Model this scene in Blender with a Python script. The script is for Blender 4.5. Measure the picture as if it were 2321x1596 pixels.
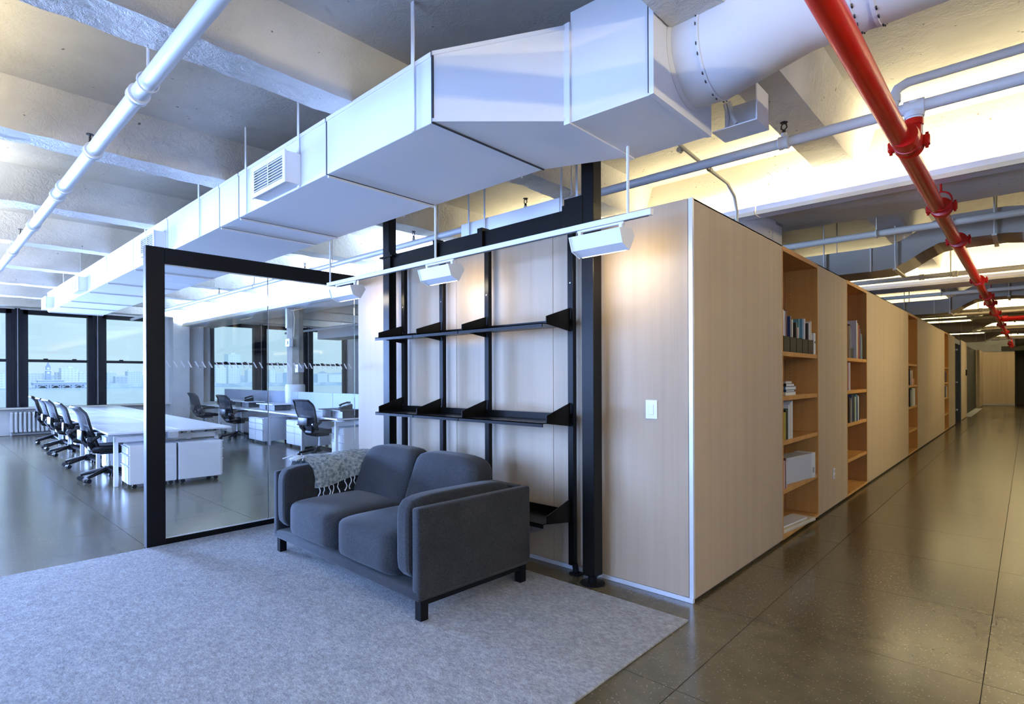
import bpy, bmesh, math, random
from mathutils import Vector, Matrix, noise
random.seed(7)
PI = math.pi
S = bpy.context.scene
COL = S.collection
for _o in list(bpy.data.objects):
    bpy.data.objects.remove(_o)

# ------------------------------------------------------------------ camera
# metres; origin at the foot of the wood-panelled corner, X along the panelled front, Y down the corridor
FPX, HORIZON, YAW, ROLL = 1263.1, 855.36, 0.746627, -0.00369
CAM = Vector((1.536, -3.322, 1.42))
cd = bpy.data.cameras.new('camera'); cam = bpy.data.objects.new('camera', cd); COL.objects.link(cam)
cd.sensor_fit = 'HORIZONTAL'; cd.sensor_width = 36.0; cd.lens = FPX / 2321 * 36.0
cd.shift_y = (HORIZON - 798.0) / 2321; cd.clip_start = 0.05; cd.clip_end = 6000
_r = Vector((math.cos(YAW), math.sin(YAW), 0)); _d = Vector((0, 0, -1)); _f = Vector((-math.sin(YAW), math.cos(YAW), 0))
_r2 = _r*math.cos(ROLL) - _d*math.sin(ROLL); _d2 = _r*math.sin(ROLL) + _d*math.cos(ROLL)
_R = Matrix((_r2, -_d2, -_f)).transposed().to_4x4()
cam.matrix_world = Matrix.Translation(CAM) @ _R
S.camera = cam

# ------------------------------------------------------------------ sky, exposure
w = bpy.data.worlds.new('sky'); S.world = w; w.use_nodes = True
wn = w.node_tree.nodes; wl = w.node_tree.links; wn.clear()
w_tc = wn.new('ShaderNodeTexCoord'); w_sep = wn.new('ShaderNodeSeparateXYZ'); w_ramp = wn.new('ShaderNodeValToRGB')
w_bg = wn.new('ShaderNodeBackground'); w_out = wn.new('ShaderNodeOutputWorld')
w_noise = wn.new('ShaderNodeTexNoise'); w_mix = wn.new('ShaderNodeMix'); w_mix.data_type = 'RGBA'
wl.new(w_tc.outputs['Generated'], w_sep.inputs[0]); wl.new(w_sep.outputs['Z'], w_ramp.inputs[0])
cr = w_ramp.color_ramp
cr.elements[0].position = 0.0; cr.elements[0].color = (0.52, 0.80, 1.0, 1)
cr.elements[1].position = 0.35; cr.elements[1].color = (0.42, 0.72, 1.0, 1)
w_noise.inputs['Scale'].default_value = 2.2; w_noise.inputs['Detail'].default_value = 3
wl.new(w_tc.outputs['Generated'], w_noise.inputs['Vector'])
w_mix.inputs['B'].default_value = (0.62, 0.88, 1.0, 1)
w_mr = wn.new('ShaderNodeMapRange'); w_mr.inputs['From Min'].default_value = 0.42; w_mr.inputs['From Max'].default_value = 0.75
wl.new(w_noise.outputs['Fac'], w_mr.inputs['Value'])
wl.new(w_mr.outputs['Result'], w_mix.inputs['Factor']); wl.new(w_ramp.outputs['Color'], w_mix.inputs['A'])
wl.new(w_mix.outputs['Result'], w_bg.inputs['Color']); wl.new(w_bg.outputs[0], w_out.inputs[0])
w_bg.inputs['Strength'].default_value = 1.0
w.cycles.sampling_method = 'NONE'
vs = S.view_settings
vs.view_transform = 'Standard'; vs.look = 'None'; vs.gamma = 1.0; vs.exposure = 0.0; vs.use_curve_mapping = False
S.cycles.max_bounces = 6; S.cycles.diffuse_bounces = 3; S.cycles.glossy_bounces = 2; S.cycles.use_adaptive_sampling = True; S.cycles.adaptive_threshold = 0.12; S.cycles.adaptive_min_samples = 16
S.cycles.transparent_max_bounces = 12; S.cycles.transmission_bounces = 4
S.cycles.caustics_reflective = False; S.cycles.caustics_refractive = False; S.cycles.sample_clamp_indirect = 6.0

# ------------------------------------------------------------------ daylight at the windows behind and beside the camera
def area(name, loc, rot, sx, sy, power, col, parent=None, spread=PI):
    l = bpy.data.lights.new(name, 'AREA'); l.shape = 'RECTANGLE'; l.size = sx; l.size_y = sy
    l.energy = power; l.color = col; l.spread = spread
    o = bpy.data.objects.new(name, l); COL.objects.link(o); o.location = loc; o.rotation_euler = rot
    o.parent = parent
    return o
DAY = (0.30, 0.48, 1.0)
WARM = (1.0, 0.85, 0.48)
COOL = (0.52, 0.72, 1.0)
area('daylight_back', (-4.7, -8.35, 1.9), (PI/2, 0, 0), 9.4, 2.3, 1600, DAY)                 # outside the row of windows behind the camera
area('daylight_side', (-17.75, -5.3, 1.9), (PI/2, 0, -PI/2), 5.2, 2.3, 20000, DAY)             # outside the window bay left of the frame
_sl = bpy.data.lights.new('facade_fill_sun', 'SUN'); _sl.energy = 1.5; _sl.angle = math.radians(25); _sl.color = (0.72, 0.88, 1.0)  # sun lamp added to brighten the far-shore facades
_so = bpy.data.objects.new('facade_fill_sun', _sl); COL.objects.link(_so); _so.rotation_euler = (0, math.radians(52), 0); _so.location = (0, 0, 30)
UPLIGHT_W = 24.0      # watts per metre of girder uplight
TRACK_W = 1.7
ADDED_PENDANT_W = 50.0

# ------------------------------------------------------------------ material helpers
MATS = {}
def mat(name, col, rough=0.5, metal=0.0, spec=0.5, var=0.0, scale=8.0, coord='pos', bump=0.0, bscale=60.0, stretch=None,
        col2=None, detail=4.0, emit=0.0, coat=0.0, sheen=0.0, lo=0.35, hi=0.65):
    m = bpy.data.materials.new(name); m.use_nodes = True; MATS[name] = m
    n = m.node_tree.nodes; L = m.node_tree.links; b = n['Principled BSDF']
    b.inputs['Base Color'].default_value = (*col, 1); b.inputs['Roughness'].default_value = rough
    b.inputs['Metallic'].default_value = metal; b.inputs['Specular IOR Level'].default_value = spec
    if coat: b.inputs['Coat Weight'].default_value = coat
    if sheen: b.inputs['Sheen Weight'].default_value = sheen; b.inputs['Sheen Roughness'].default_value = 0.5
    if emit: b.inputs['Emission Color'].default_value = (*col, 1); b.inputs['Emission Strength'].default_value = emit
    if col2 is not None or bump:
        if coord == 'pos':
            g = n.new('ShaderNodeNewGeometry'); vec = g.outputs['Position']
        else:
            g = n.new('ShaderNodeTexCoord'); vec = g.outputs['Object']
        mp = n.new('ShaderNodeMapping'); L.new(vec, mp.inputs['Vector'])
        if stretch: mp.inputs['Scale'].default_value = stretch
        m['map'] = 1
        if col2 is not None:
            t = n.new('ShaderNodeTexNoise'); t.inputs['Scale'].default_value = scale; t.inputs['Detail'].default_value = detail
            L.new(mp.outputs[0], t.inputs['Vector'])
            r = n.new('ShaderNodeValToRGB'); r.color_ramp.elements[0].position = lo; r.color_ramp.elements[1].position = hi
            r.color_ramp.elements[0].color = (*col, 1); r.color_ramp.elements[1].color = (*col2, 1)
            L.new(t.outputs['Fac'], r.inputs[0]); L.new(r.outputs[0], b.inputs['Base Color'])
        if bump:
            t2 = n.new('ShaderNodeTexNoise'); t2.inputs['Scale'].default_value = bscale; t2.inputs['Detail'].default_value = 5
            L.new(mp.outputs[0], t2.inputs['Vector'])
            bp = n.new('ShaderNodeBump'); bp.inputs['Strength'].default_value = bump; bp.inputs['Distance'].default_value = 0.02
            L.new(t2.outputs['Fac'], bp.inputs['Height']); L.new(bp.outputs[0], b.inputs['Normal'])
    return m

def node_mat(name):
    m = bpy.data.materials.new(name); m.use_nodes = True; MATS[name] = m
    return m, m.node_tree.nodes, m.node_tree.links, m.node_tree.nodes['Principled BSDF']

def ramp(n, L, src, stops):
    r = n.new('ShaderNodeValToRGB'); e = r.color_ramp.elements
    while len(e) < len(stops): e.new(0.5)
    for i, (p, c) in enumerate(stops):
        e[i].position = p; e[i].color = (*c, 1) if len(c) == 3 else c
    L.new(src, r.inputs[0]); return r.outputs[0]

def mixc(n, L, fac, a, b, mode='MIX'):
    x = n.new('ShaderNodeMix'); x.data_type = 'RGBA'; x.blend_type = mode
    for sock, v in ((x.inputs['Factor'], fac), (x.inputs['A'], a), (x.inputs['B'], b)):
        if hasattr(v, 'links') or isinstance(v, bpy.types.NodeSocket): L.new(v, sock)
        elif isinstance(v, tuple): sock.default_value = (*v, 1)
        else: sock.default_value = v
    return x.outputs['Result']

def noise_tex(n, L, vec, scale, detail=4.0, rough=0.5, dist=0.0):
    t = n.new('ShaderNodeTexNoise'); t.inputs['Scale'].default_value = scale; t.inputs['Detail'].default_value = detail
    t.inputs['Roughness'].default_value = rough; t.inputs['Distortion'].default_value = dist
    L.new(vec, t.inputs['Vector']); return t.outputs['Fac']

def scaled(n, L, vec, s):
    mp = n.new('ShaderNodeMapping'); mp.inputs['Scale'].default_value = s; L.new(vec, mp.inputs['Vector']); return mp.outputs[0]

# polished concrete
m, n, L, b = node_mat('concrete_floor')
g = n.new('ShaderNodeNewGeometry').outputs['Position']
c1 = ramp(n, L, noise_tex(n, L, g, 0.8, 4, 0.6), [(0.3, (0.082, 0.063, 0.032)), (0.55, (0.118, 0.096, 0.053)), (0.75, (0.155, 0.13, 0.08))])
c2 = ramp(n, L, noise_tex(n, L, g, 7.0, 4, 0.7), [(0.3, (0.80, 0.79, 0.76)), (0.7, (1.10, 1.10, 1.09))])
cc = mixc(n, L, 1.0, c1, c2, 'MULTIPLY')
v = n.new('ShaderNodeTexVoronoi'); v.inputs['Scale'].default_value = 52; L.new(g, v.inputs['Vector'])
spk = ramp(n, L, v.outputs['Distance'], [(0.11, (0.55, 0.55, 0.55)), (0.20, (0, 0, 0))])
cc = mixc(n, L, spk, cc, (0.40, 0.37, 0.29))
L.new(cc, b.inputs['Base Color'])
b.inputs['Roughness'].default_value = 0.21; b.inputs['Specular IOR Level'].default_value = 0.8
mat('joint_dark', (0.055, 0.045, 0.03), 0.8)

# white-painted rough concrete
def plaster(name, base, dark, bump, cracks=True):
    m, n, L, b = node_mat(name)
    g = n.new('ShaderNodeNewGeometry').outputs['Position']
    big = noise_tex(n, L, g, 1.6, 3, 0.65)
    c1 = ramp(n, L, big, [(0.3, dark), (0.65, base)])
    sp = ramp(n, L, noise_tex(n, L, scaled(n, L, g, (1.0, 0.7, 1.0)), 26, 1, 0.5), [(0.20, (1, 1, 1)), (0.23, (0, 0, 0))])
    c1 = mixc(n, L, sp, c1, (0.20, 0.185, 0.16))
    if cracks:
        cv = n.new('ShaderNodeTexVoronoi'); cv.feature = 'DISTANCE_TO_EDGE'; cv.inputs['Scale'].default_value = 0.8
        L.new(scaled(n, L, g, (1.0, 0.6, 1.0)), cv.inputs['Vector'])
        mask = ramp(n, L, big, [(0.58, (0, 0, 0)), (0.66, (1, 1, 1))])
        ck = ramp(n, L, cv.outputs['Distance'], [(0.004, (1, 1, 1)), (0.012, (0, 0, 0))])
        c1 = mixc(n, L, mixc(n, L, 1.0, ck, mask, 'MULTIPLY'), c1, (0.34, 0.32, 0.28))
    L.new(c1, b.inputs['Base Color']); b.inputs['Roughness'].default_value = 0.6; b.inputs['Specular IOR Level'].default_value = 0.25
    rough = ramp(n, L, noise_tex(n, L, g, 1.4, 1), [(0.40, (0.10, 0.10, 0.10)), (0.60, (1, 1, 1))])
    h = mixc(n, L, 1.0, noise_tex(n, L, g, 15, 5, 0.72, 0.5), rough, 'MULTIPLY')
    bp = n.new('ShaderNodeBump'); bp.inputs['Strength'].default_value = bump; bp.inputs['Distance'].default_value = 0.06
    L.new(h, bp.inputs['Height']); L.new(bp.outputs[0], b.inputs['Normal'])
plaster('slab_paint', (0.66, 0.64, 0.60), (0.55, 0.53, 0.49), 0.30)
plaster('beam_paint', (0.74, 0.71, 0.66), (0.62, 0.59, 0.54), 0.75, False)
plaster('girder_paint', (0.80, 0.77, 0.70), (0.74, 0.71, 0.63), 0.14)
plaster('wall_paint', (0.80, 0.79, 0.77), (0.70, 0.69, 0.67), 0.35)
plaster('column_raw', (0.46, 0.43, 0.36), (0.24, 0.22, 0.18), 0.6)

# veneers (vertical grain)
def veneer(name, a, b_, c, rough=0.55, sc=1.0):
    m, n, L, b = node_mat(name)
    g = n.new('ShaderNodeNewGeometry').outputs['Position']
    wide = ramp(n, L, noise_tex(n, L, scaled(n, L, g, (5*sc, 5*sc, 0.12)), 1.6, 4, 0.6), [(0.30, a), (0.50, b_), (0.72, c)])
    fine = ramp(n, L, noise_tex(n, L, scaled(n, L, g, (60*sc, 60*sc, 0.9)), 2.2, 5, 0.7), [(0.25, (0.94, 0.935, 0.925)), (0.75, (1.03, 1.03, 1.035))])
    L.new(mixc(n, L, 1.0, wide, fine, 'MULTIPLY'), b.inputs['Base Color']); b.inputs['Roughness'].default_value = rough
    b.inputs['Specular IOR Level'].default_value = 0.15
veneer('pale_veneer', (0.465, 0.358, 0.248), (0.505, 0.395, 0.278), (0.535, 0.425, 0.305))
veneer('cherry', (0.36, 0.155, 0.05), (0.44, 0.20, 0.068), (0.50, 0.25, 0.09), 0.38)
veneer('cherry_edge', (0.52, 0.25, 0.075), (0.58, 0.30, 0.095), (0.62, 0.33, 0.11), 0.38)

# felt rug
m, n, L, b = node_mat('rug_felt')
g = n.new('ShaderNodeNewGeometry').outputs['Position']
c1 = ramp(n, L, noise_tex(n, L, scaled(n, L, g, (40, 62, 40)), 1.0, 5, 0.72), [(0.30, (0.20, 0.195, 0.195)), (0.5, (0.325, 0.32, 0.315)), (0.70, (0.46, 0.45, 0.445))])
c2 = ramp(n, L, noise_tex(n, L, g, 9, 3, 0.7), [(0.3, (0.90, 0.90, 0.90)), (0.7, (1.10, 1.10, 1.10))])
L.new(mixc(n, L, 1.0, c1, c2, 'MULTIPLY'), b.inputs['Base Color']); b.inputs['Roughness'].default_value = 0.95
b.inputs['Specular IOR Level'].default_value = 0.1
bp = n.new('ShaderNodeBump'); bp.inputs['Strength'].default_value = 0.5; bp.inputs['Distance'].default_value = 0.006
L.new(noise_tex(n, L, g, 110, 5), bp.inputs['Height']); L.new(bp.outputs[0], b.inputs['Normal'])

# upholstery
m, n, L, b = node_mat('sofa_fabric')
g = n.new('ShaderNodeTexCoord').outputs['Object']
c1 = ramp(n, L, noise_tex(n, L, g, 3, 5, 0.6), [(0.3, (0.016, 0.0175, 0.020)), (0.7, (0.027, 0.029, 0.033))])
c2 = ramp(n, L, noise_tex(n, L, scaled(n, L, g, (1, 1, 0.6)), 170, 4, 0.8), [(0.34, (0.5, 0.5, 0.5)), (0.66, (1.7, 1.7, 1.7))])
L.new(mixc(n, L, 1.0, c1, c2, 'MULTIPLY'), b.inputs['Base Color']); b.inputs['Roughness'].default_value = 0.9
b.inputs['Sheen Weight'].default_value = 0.12; b.inputs['Specular IOR Level'].default_value = 0.15
bp = n.new('ShaderNodeBump'); bp.inputs['Strength'].default_value = 0.35; bp.inputs['Distance'].default_value = 0.003
L.new(noise_tex(n, L, g, 300, 3), bp.inputs['Height']); L.new(bp.outputs[0], b.inputs['Normal'])

mat('throw_wool', (0.15, 0.20, 0.22), 0.95, spec=0.1, col2=(0.50, 0.55, 0.53), scale=38, coord='obj', bump=0.8, bscale=90, sheen=0.2)
mat('fringe_wool', (0.72, 0.76, 0.78), 0.9, spec=0.1)
mat('white_metal', (0.80, 0.80, 0.80), 0.45, spec=0.3)
mat('duct_white', (0.82, 0.82, 0.83), 0.55, spec=0.2)
mat('gap_dark', (0.03, 0.03, 0.035), 0.7)
mat('pipe_white', (0.74, 0.74, 0.74), 0.42)
mat('pipe_warm_white', (0.70, 0.63, 0.48), 0.5, spec=0.25)
mat('galvanised', (0.42, 0.36, 0.26), 0.55, 0.0, spec=0.2)
mat('red_paint', (0.55, 0.009, 0.004), 0.25, spec=0.4)
mat('black_steel', (0.006, 0.006, 0.007), 0.42, spec=0.14)
mat('shelf_steel', (0.005, 0.0045, 0.004), 0.30, spec=0.16)
mat('black_plastic', (0.008, 0.008, 0.010), 0.45, spec=0.3)
mat('chair_grey', (0.06, 0.063, 0.075), 0.35)
mat('chrome', (0.6, 0.6, 0.62), 0.2, 1.0)
mat('desk_white', (0.80, 0.81, 0.83), 0.28)
mat('cabinet_white', (0.74, 0.75, 0.77), 0.35)
mat('cabinet_grey', (0.45, 0.46, 0.48), 0.4)
mat('screen_fabric', (0.30, 0.34, 0.42), 0.8)
mat('riser_dark', (0.03, 0.032, 0.04), 0.45)
mat('window_frame', (0.008, 0.009, 0.014), 0.5, spec=0.15)
mat('sill_wood', (0.75, 0.72, 0.66), 0.35)
mat('plastic_white', (0.86, 0.86, 0.85), 0.3)
mat('radiator_white', (0.78, 0.79, 0.80), 0.4)
mat('louver_shade', (0.018, 0.022, 0.028), 0.6)
mat('sprinkler_brass', (0.03, 0.025, 0.02), 0.4, 0.5)
mat('aluminium', (0.72, 0.75, 0.80), 0.3, 0.2)
mat('door_dark', (0.02, 0.022, 0.025), 0.25)
mat('jamb_blue_grey', (0.16, 0.18, 0.21), 0.4)
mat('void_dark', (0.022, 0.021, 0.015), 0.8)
mat('column_white', (0.78, 0.79, 0.80), 0.5)
mat('lamp_diffuser', (1.0, 0.82, 0.52), 0.5, emit=3.0)
mat('lamp_diffuser_track', (1.0, 0.85, 0.6), 0.5, emit=10.0)
for _k in ('lamp_diffuser', 'lamp_diffuser_track'): MATS[_k].cycles.emission_sampling = 'NONE'
mat('frost', (0.86, 0.90, 0.95), 0.6)
mat('river', (0.62, 0.70, 0.76), 0.3, spec=0.5, bump=0.2, bscale=0.05)
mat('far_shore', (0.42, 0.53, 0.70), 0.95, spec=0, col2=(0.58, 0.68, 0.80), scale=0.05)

def window_grid(name, wall, glassc, bw, bh):
    m, n, L, b = node_mat(name)
    g = n.new('ShaderNodeNewGeometry').outputs['Position']
    sp = n.new('ShaderNodeSeparateXYZ'); L.new(g, sp.inputs[0])
    cb = n.new('ShaderNodeCombineXYZ'); L.new(sp.outputs['Y'], cb.inputs['X']); L.new(sp.outputs['Z'], cb.inputs['Y'])
    br = n.new('ShaderNodeTexBrick'); br.offset = 0.0; br.inputs['Scale'].default_value = 1.0
    br.inputs['Brick Width'].default_value = bw; br.inputs['Row Height'].default_value = bh; br.inputs['Mortar Size'].default_value = min(bw, bh)*0.28
    br.inputs['Mortar Smooth'].default_value = 0.2
    br.inputs['Color1'].default_value = (*glassc, 1); br.inputs['Color2'].default_value = (*glassc, 1); br.inputs['Mortar'].default_value = (*wall, 1)
    L.new(cb.outputs[0], br.inputs['Vector']); L.new(br.outputs['Color'], b.inputs['Base Color'])
    b.inputs['Roughness'].default_value = 0.9; b.inputs['Specular IOR Level'].default_value = 0.0
window_grid('facade_hazed_pale', (0.86, 0.92, 0.95), (0.70, 0.78, 0.90), 6.0, 5.0)  # distance haze is put into these facade colours as pale blue
window_grid('facade_hazed_mid', (0.74, 0.82, 0.92), (0.60, 0.69, 0.84), 5.0, 4.5)
window_grid('facade_hazed_blue', (0.58, 0.66, 0.80), (0.46, 0.55, 0.72), 7.0, 5.5)
mat('terminal_stone_hazed', (0.40, 0.50, 0.74), 0.9, spec=0)  # stone and trim colours shifted to pale blue to carry the distance haze
mat('terminal_hazed_pale', (0.85, 0.90, 0.94), 0.9, spec=0)
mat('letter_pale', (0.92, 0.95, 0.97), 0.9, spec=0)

def glass(name, tint, refl=1.0):
    m = bpy.data.materials.new(name); m.use_nodes = True; MATS[name] = m
    n = m.node_tree.nodes; L = m.node_tree.links; n.clear()
    o = n.new('ShaderNodeOutputMaterial'); mx = n.new('ShaderNodeMixShader'); t = n.new('ShaderNodeBsdfTransparent')
    gl = n.new('ShaderNodeBsdfGlossy'); fr = n.new('ShaderNodeFresnel'); fr.inputs['IOR'].default_value = 1.45
    t.inputs['Color'].default_value = (*tint, 1); gl.inputs['Roughness'].default_value = 0.0
    gl.inputs['Color'].default_value = (refl, refl, refl, 1)
    L.new(fr.outputs[0], mx.inputs[0]); L.new(t.outputs[0], mx.inputs[1]); L.new(gl.outputs[0], mx.inputs[2]); L.new(mx.outputs[0], o.inputs[0])
glass('partition_glass', (0.97, 0.985, 0.99)); glass('window_glass', (1.0, 1.0, 1.0))
m = bpy.data.materials.new('chair_mesh'); m.use_nodes = True; MATS['chair_mesh'] = m
n = m.node_tree.nodes; L = m.node_tree.links; b = n['Principled BSDF']
b.inputs['Base Color'].default_value = (0.012, 0.012, 0.015, 1); b.inputs['Roughness'].default_value = 0.8; b.inputs['Specular IOR Level'].default_value = 0.15
b.inputs['Alpha'].default_value = 0.92

# ------------------------------------------------------------------ mesh helpers
class MB:
    def __init__(s): s.v = []; s.f = []; s.mi = []; s.cur = 0
    def add(s, vs, fs):
        o = len(s.v); s.v += [tuple(p) for p in vs]; s.f += [tuple(i + o for i in f) for f in fs]; s.mi += [s.cur]*len(fs); return s
    def box(s, x0, x1, y0, y1, z0, z1):
        return s.add([(x0,y0,z0),(x1,y0,z0),(x1,y1,z0),(x0,y1,z0),(x0,y0,z1),(x1,y0,z1),(x1,y1,z1),(x0,y1,z1)],
                     [(0,3,2,1),(4,5,6,7),(0,1,5,4),(1,2,6,5),(2,3,7,6),(3,0,4,7)])
    def rbox(s, x0, x1, y0, y1, z0, z1, r, seg=2):
        bm = bmesh.new(); bmesh.ops.create_cube(bm, size=1.0)
        for q in bm.verts: q.co = ((x0+x1)/2 + q.co.x*(x1-x0), (y0+y1)/2 + q.co.y*(y1-y0), (z0+z1)/2 + q.co.z*(z1-z0))
        bmesh.ops.bevel(bm, geom=bm.edges[:], offset=r, segments=seg, profile=0.5, affect='EDGES')
        bm.verts.index_update(); vs = [tuple(q.co) for q in bm.verts]; fs = [tuple(q.index for q in f.verts) for f in bm.faces]; bm.free()
        return s.add(vs, fs)
    def hexa(s, lo, hi):        # two matching quads
        return s.add(list(lo)+list(hi), [(0,3,2,1),(4,5,6,7),(0,1,5,4),(1,2,6,5),(2,3,7,6),(3,0,4,7)])
    def prism(s, poly, d):      # polygon (3D points) extruded by vector d
        k = len(poly); d = Vector(d); a = [Vector(p) for p in poly]; bb = [p+d for p in a]
        return s.add(a+bb, [tuple(range(k))[::-1], tuple(range(k, 2*k))] + [(i, (i+1) % k, k+(i+1) % k, k+i) for i in range(k)])
    def tube(s, pts, r, seg=12, cap=True):
        pts = [Vector(p) for p in pts]; rs = r if isinstance(r, (list, tuple)) else [r]*len(pts)
        prev = None; rings = []
        for i, p in enumerate(pts):
            t = ((pts[i+1]-p).normalized() if i == 0 else (p-pts[i-1]).normalized() if i == len(pts)-1
                 else ((pts[i+1]-p).normalized() + (p-pts[i-1]).normalized()).normalized())
            if prev is None:
                u = Vector((0,0,1)) if abs(t.z) < 0.9 else Vector((1,0,0))
                u = (u - t*u.dot(t)).normalized()
            else: u = (prev - t*prev.dot(t)).normalized()
            prev = u; q = t.cross(u)
            k = 1.0
            if 0 < i < len(pts)-1:
                c = (pts[i+1]-p).normalized().dot((p-pts[i-1]).normalized()); k = 1.0/max(0.5, math.sqrt((1+c)/2))
            # keep round section on straight parts by scaling along the mitre only
            mit = None
            if k > 1.0001:
                mit = ((pts[i+1]-p).normalized() - (p-pts[i-1]).normalized()); mit = (mit - t*mit.dot(t)).normalized()
            ring = []
            for j in range(seg):
                a = 2*PI*j/seg; d = u*math.cos(a) + q*math.sin(a)
                if mit: d = d + mit*(d.dot(mit))*(k-1)
                ring.append(p + d*rs[i])
            rings.append(ring)
        vs = [q for ring in rings for q in ring]; fs = []
        for i in range(len(pts)-1):
            for j in range(seg):
                a = i*seg+j; bq = i*seg+(j+1) % seg; fs.append((a, bq, bq+seg, a+seg))
        if cap: fs += [tuple(range(seg))[::-1], tuple(range(len(vs)-seg, len(vs)))]
        return s.add(vs, fs)
    def lathe(s, prof, seg=20, c=(0,0,0), axis='z'):
        vs = []; fs = []
        for r, h in prof:
            for j in range(seg):
                a = 2*PI*j/seg; x, y = r*math.cos(a), r*math.sin(a)
                p = (x, y, h) if axis == 'z' else (h, x, y) if axis == 'x' else (y, h, x)
                vs.append((p[0]+c[0], p[1]+c[1], p[2]+c[2]))
        for i in range(len(prof)-1):
            for j in range(seg):
                a = i*seg+j; bq = i*seg+(j+1) % seg; fs.append((a, bq, bq+seg, a+seg))
        fs += [tuple(range(seg))[::-1], tuple(range(len(vs)-seg, len(vs)))]
        return s.add(vs, fs)
    def grid(s, fn, nu, nv, closed=False):
        vs = [fn(i/nu, j/nv) for i in range(nu+1) for j in range(nv+1)]
        return s.add(vs, [(i*(nv+1)+j, (i+1)*(nv+1)+j, (i+1)*(nv+1)+j+1, i*(nv+1)+j+1) for i in range(nu) for j in range(nv)])
    def pillow(s, c, half, p=5.0, n=10, fn=None):   # rounded cushion from a cube grid
        vs = []; fs = []
        for ax in range(3):
            for sg in (-1, 1):
                o = len(vs)
                for i in range(n+1):
                    for j in range(n+1):
                        a, bq = math.tan((2*i/n-1)*PI/4), math.tan((2*j/n-1)*PI/4)
                        q = [0, 0, 0]; q[ax] = sg; q[(ax+1) % 3] = a*sg; q[(ax+2) % 3] = bq
                        k = (abs(q[0])**p + abs(q[1])**p + abs(q[2])**p)**(1/p)
                        q = [t/k for t in q]
                        if fn: q = fn(*q)
                        vs.append((c[0]+q[0]*half[0], c[1]+q[1]*half[1], c[2]+q[2]*half[2]))
                for i in range(n):
                    for j in range(n):
                        fs.append((o+i*(n+1)+j, o+(i+1)*(n+1)+j, o+(i+1)*(n+1)+j+1, o+i*(n+1)+j+1))
        return s.add(vs, fs)
    def mesh(s, name, mats, smooth=False, merge=False):
        me = bpy.data.meshes.new(name); me.from_pydata(s.v, [], s.f)
        for q in (mats if isinstance(mats, (list, tuple)) else [mats]): me.materials.append(MATS[q])
        if any(s.mi): me.polygons.foreach_set('material_index', s.mi)
        if merge or smooth:
            bm = bmesh.new(); bm.from_mesh(me); bmesh.ops.remove_doubles(bm, verts=bm.verts, dist=1e-5)
            bmesh.ops.recalc_face_normals(bm, faces=bm.faces); bm.to_mesh(me); bm.free()
        if smooth:
            me.shade_smooth(); me.set_sharp_from_angle(angle=0.7)
        me.update(); return me
    def build(s, name, mats, parent=None, smooth=False):
        return link(name, s.mesh(name, mats, smooth), parent)

def link(name, me, parent=None, loc=None):
    o = bpy.data.objects.new(name, me); COL.objects.link(o)
    if parent is not None: o.parent = parent
    if loc is not None: o.location = loc
    return o
def tag(o, label=None, cat=None, group=None, kind=None):
    if label: o['label'] = label
    if cat: o['category'] = cat
    if group: o['group'] = group
    if kind: o['kind'] = kind
    return o
def thing(name, label, cat, loc=(0,0,0), rz=0.0, group=None, kind=None):
    o = bpy.data.objects.new(name, None); COL.objects.link(o); o.location = loc; o.rotation_euler = (0,0,rz)
    o.empty_display_size = 0.1
    return tag(o, label, cat, group, kind)
def copy_tree(o, parent=None):
    c = o.copy(); COL.objects.link(c); c.parent = parent
    for ch in list(o.children): copy_tree(ch, c)
    return c
def B(name, m_, parent, *bx):
    mb = MB()
    for q in bx: mb.box(*q)
    return mb.build(name, m_, parent)
def struct(name, label, cat=None, loc=(0,0,0)):
    o = bpy.data.objects.new(name, None); COL.objects.link(o); o.location = loc
    return tag(o, label, cat, None, 'structure')

# ================================================================== the building shell
XW, XE, YS, YN = -17.3, 5.2, -8.2, 33.5           # window wall, far right wall, wall behind the camera, corridor end
ZS, ZJ, ZG, H = 3.52, 3.18, 3.0, 2.54             # slab, joist, girder undersides; panelled wall height
GIRD = [(-4.35, -3.43)] + [(2.28 + 6.25*k, 3.20 + 6.25*k) for k in range(0, 5)]

# floor: slabs about a metre square with open joints
floor = struct('floor', 'polished brown concrete floor with metre square joints', 'floor')
B('screed', 'joint_dark', floor, (XW-0.4, XE, YS, YN+2, -0.2, -0.004))
slab_me = MB().box(-.508, .508, -.498, .498, -.006, 0).mesh('floor_slab', 'concrete_floor')
cells = []
for i in range(-17, 5):
    for j in range(-8, 34):
        x, y = 0.36 + 1.02*i + 0.51, 0.03 + 1.0*j + 0.5
        if x > XE or y < YS: continue
        d = (Vector((x, y, 0)) - CAM); fwd = d.x*_f.x + d.y*_f.y; sd = d.x*_r.x + d.y*_r.y
        hid = (-3.8 < x < -0.6 and 0.6 < y < 17)
        seen = fwd > 0.5 and abs(sd) < fwd*0.98 and not hid
        cells.append((0 if seen else 1, d.length, x, y))
cells.sort()
for _, _, x, y in cells[:300]: link('slab', slab_me, floor, (x, y, 0))
rest = MB()
for _, _, x, y in cells[300:]: rest.box(x-.508, x+.508, y-.498, y+.498, -.006, 0)
tag(rest.build('slab_field', 'concrete_floor', floor), kind='stuff')

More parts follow.
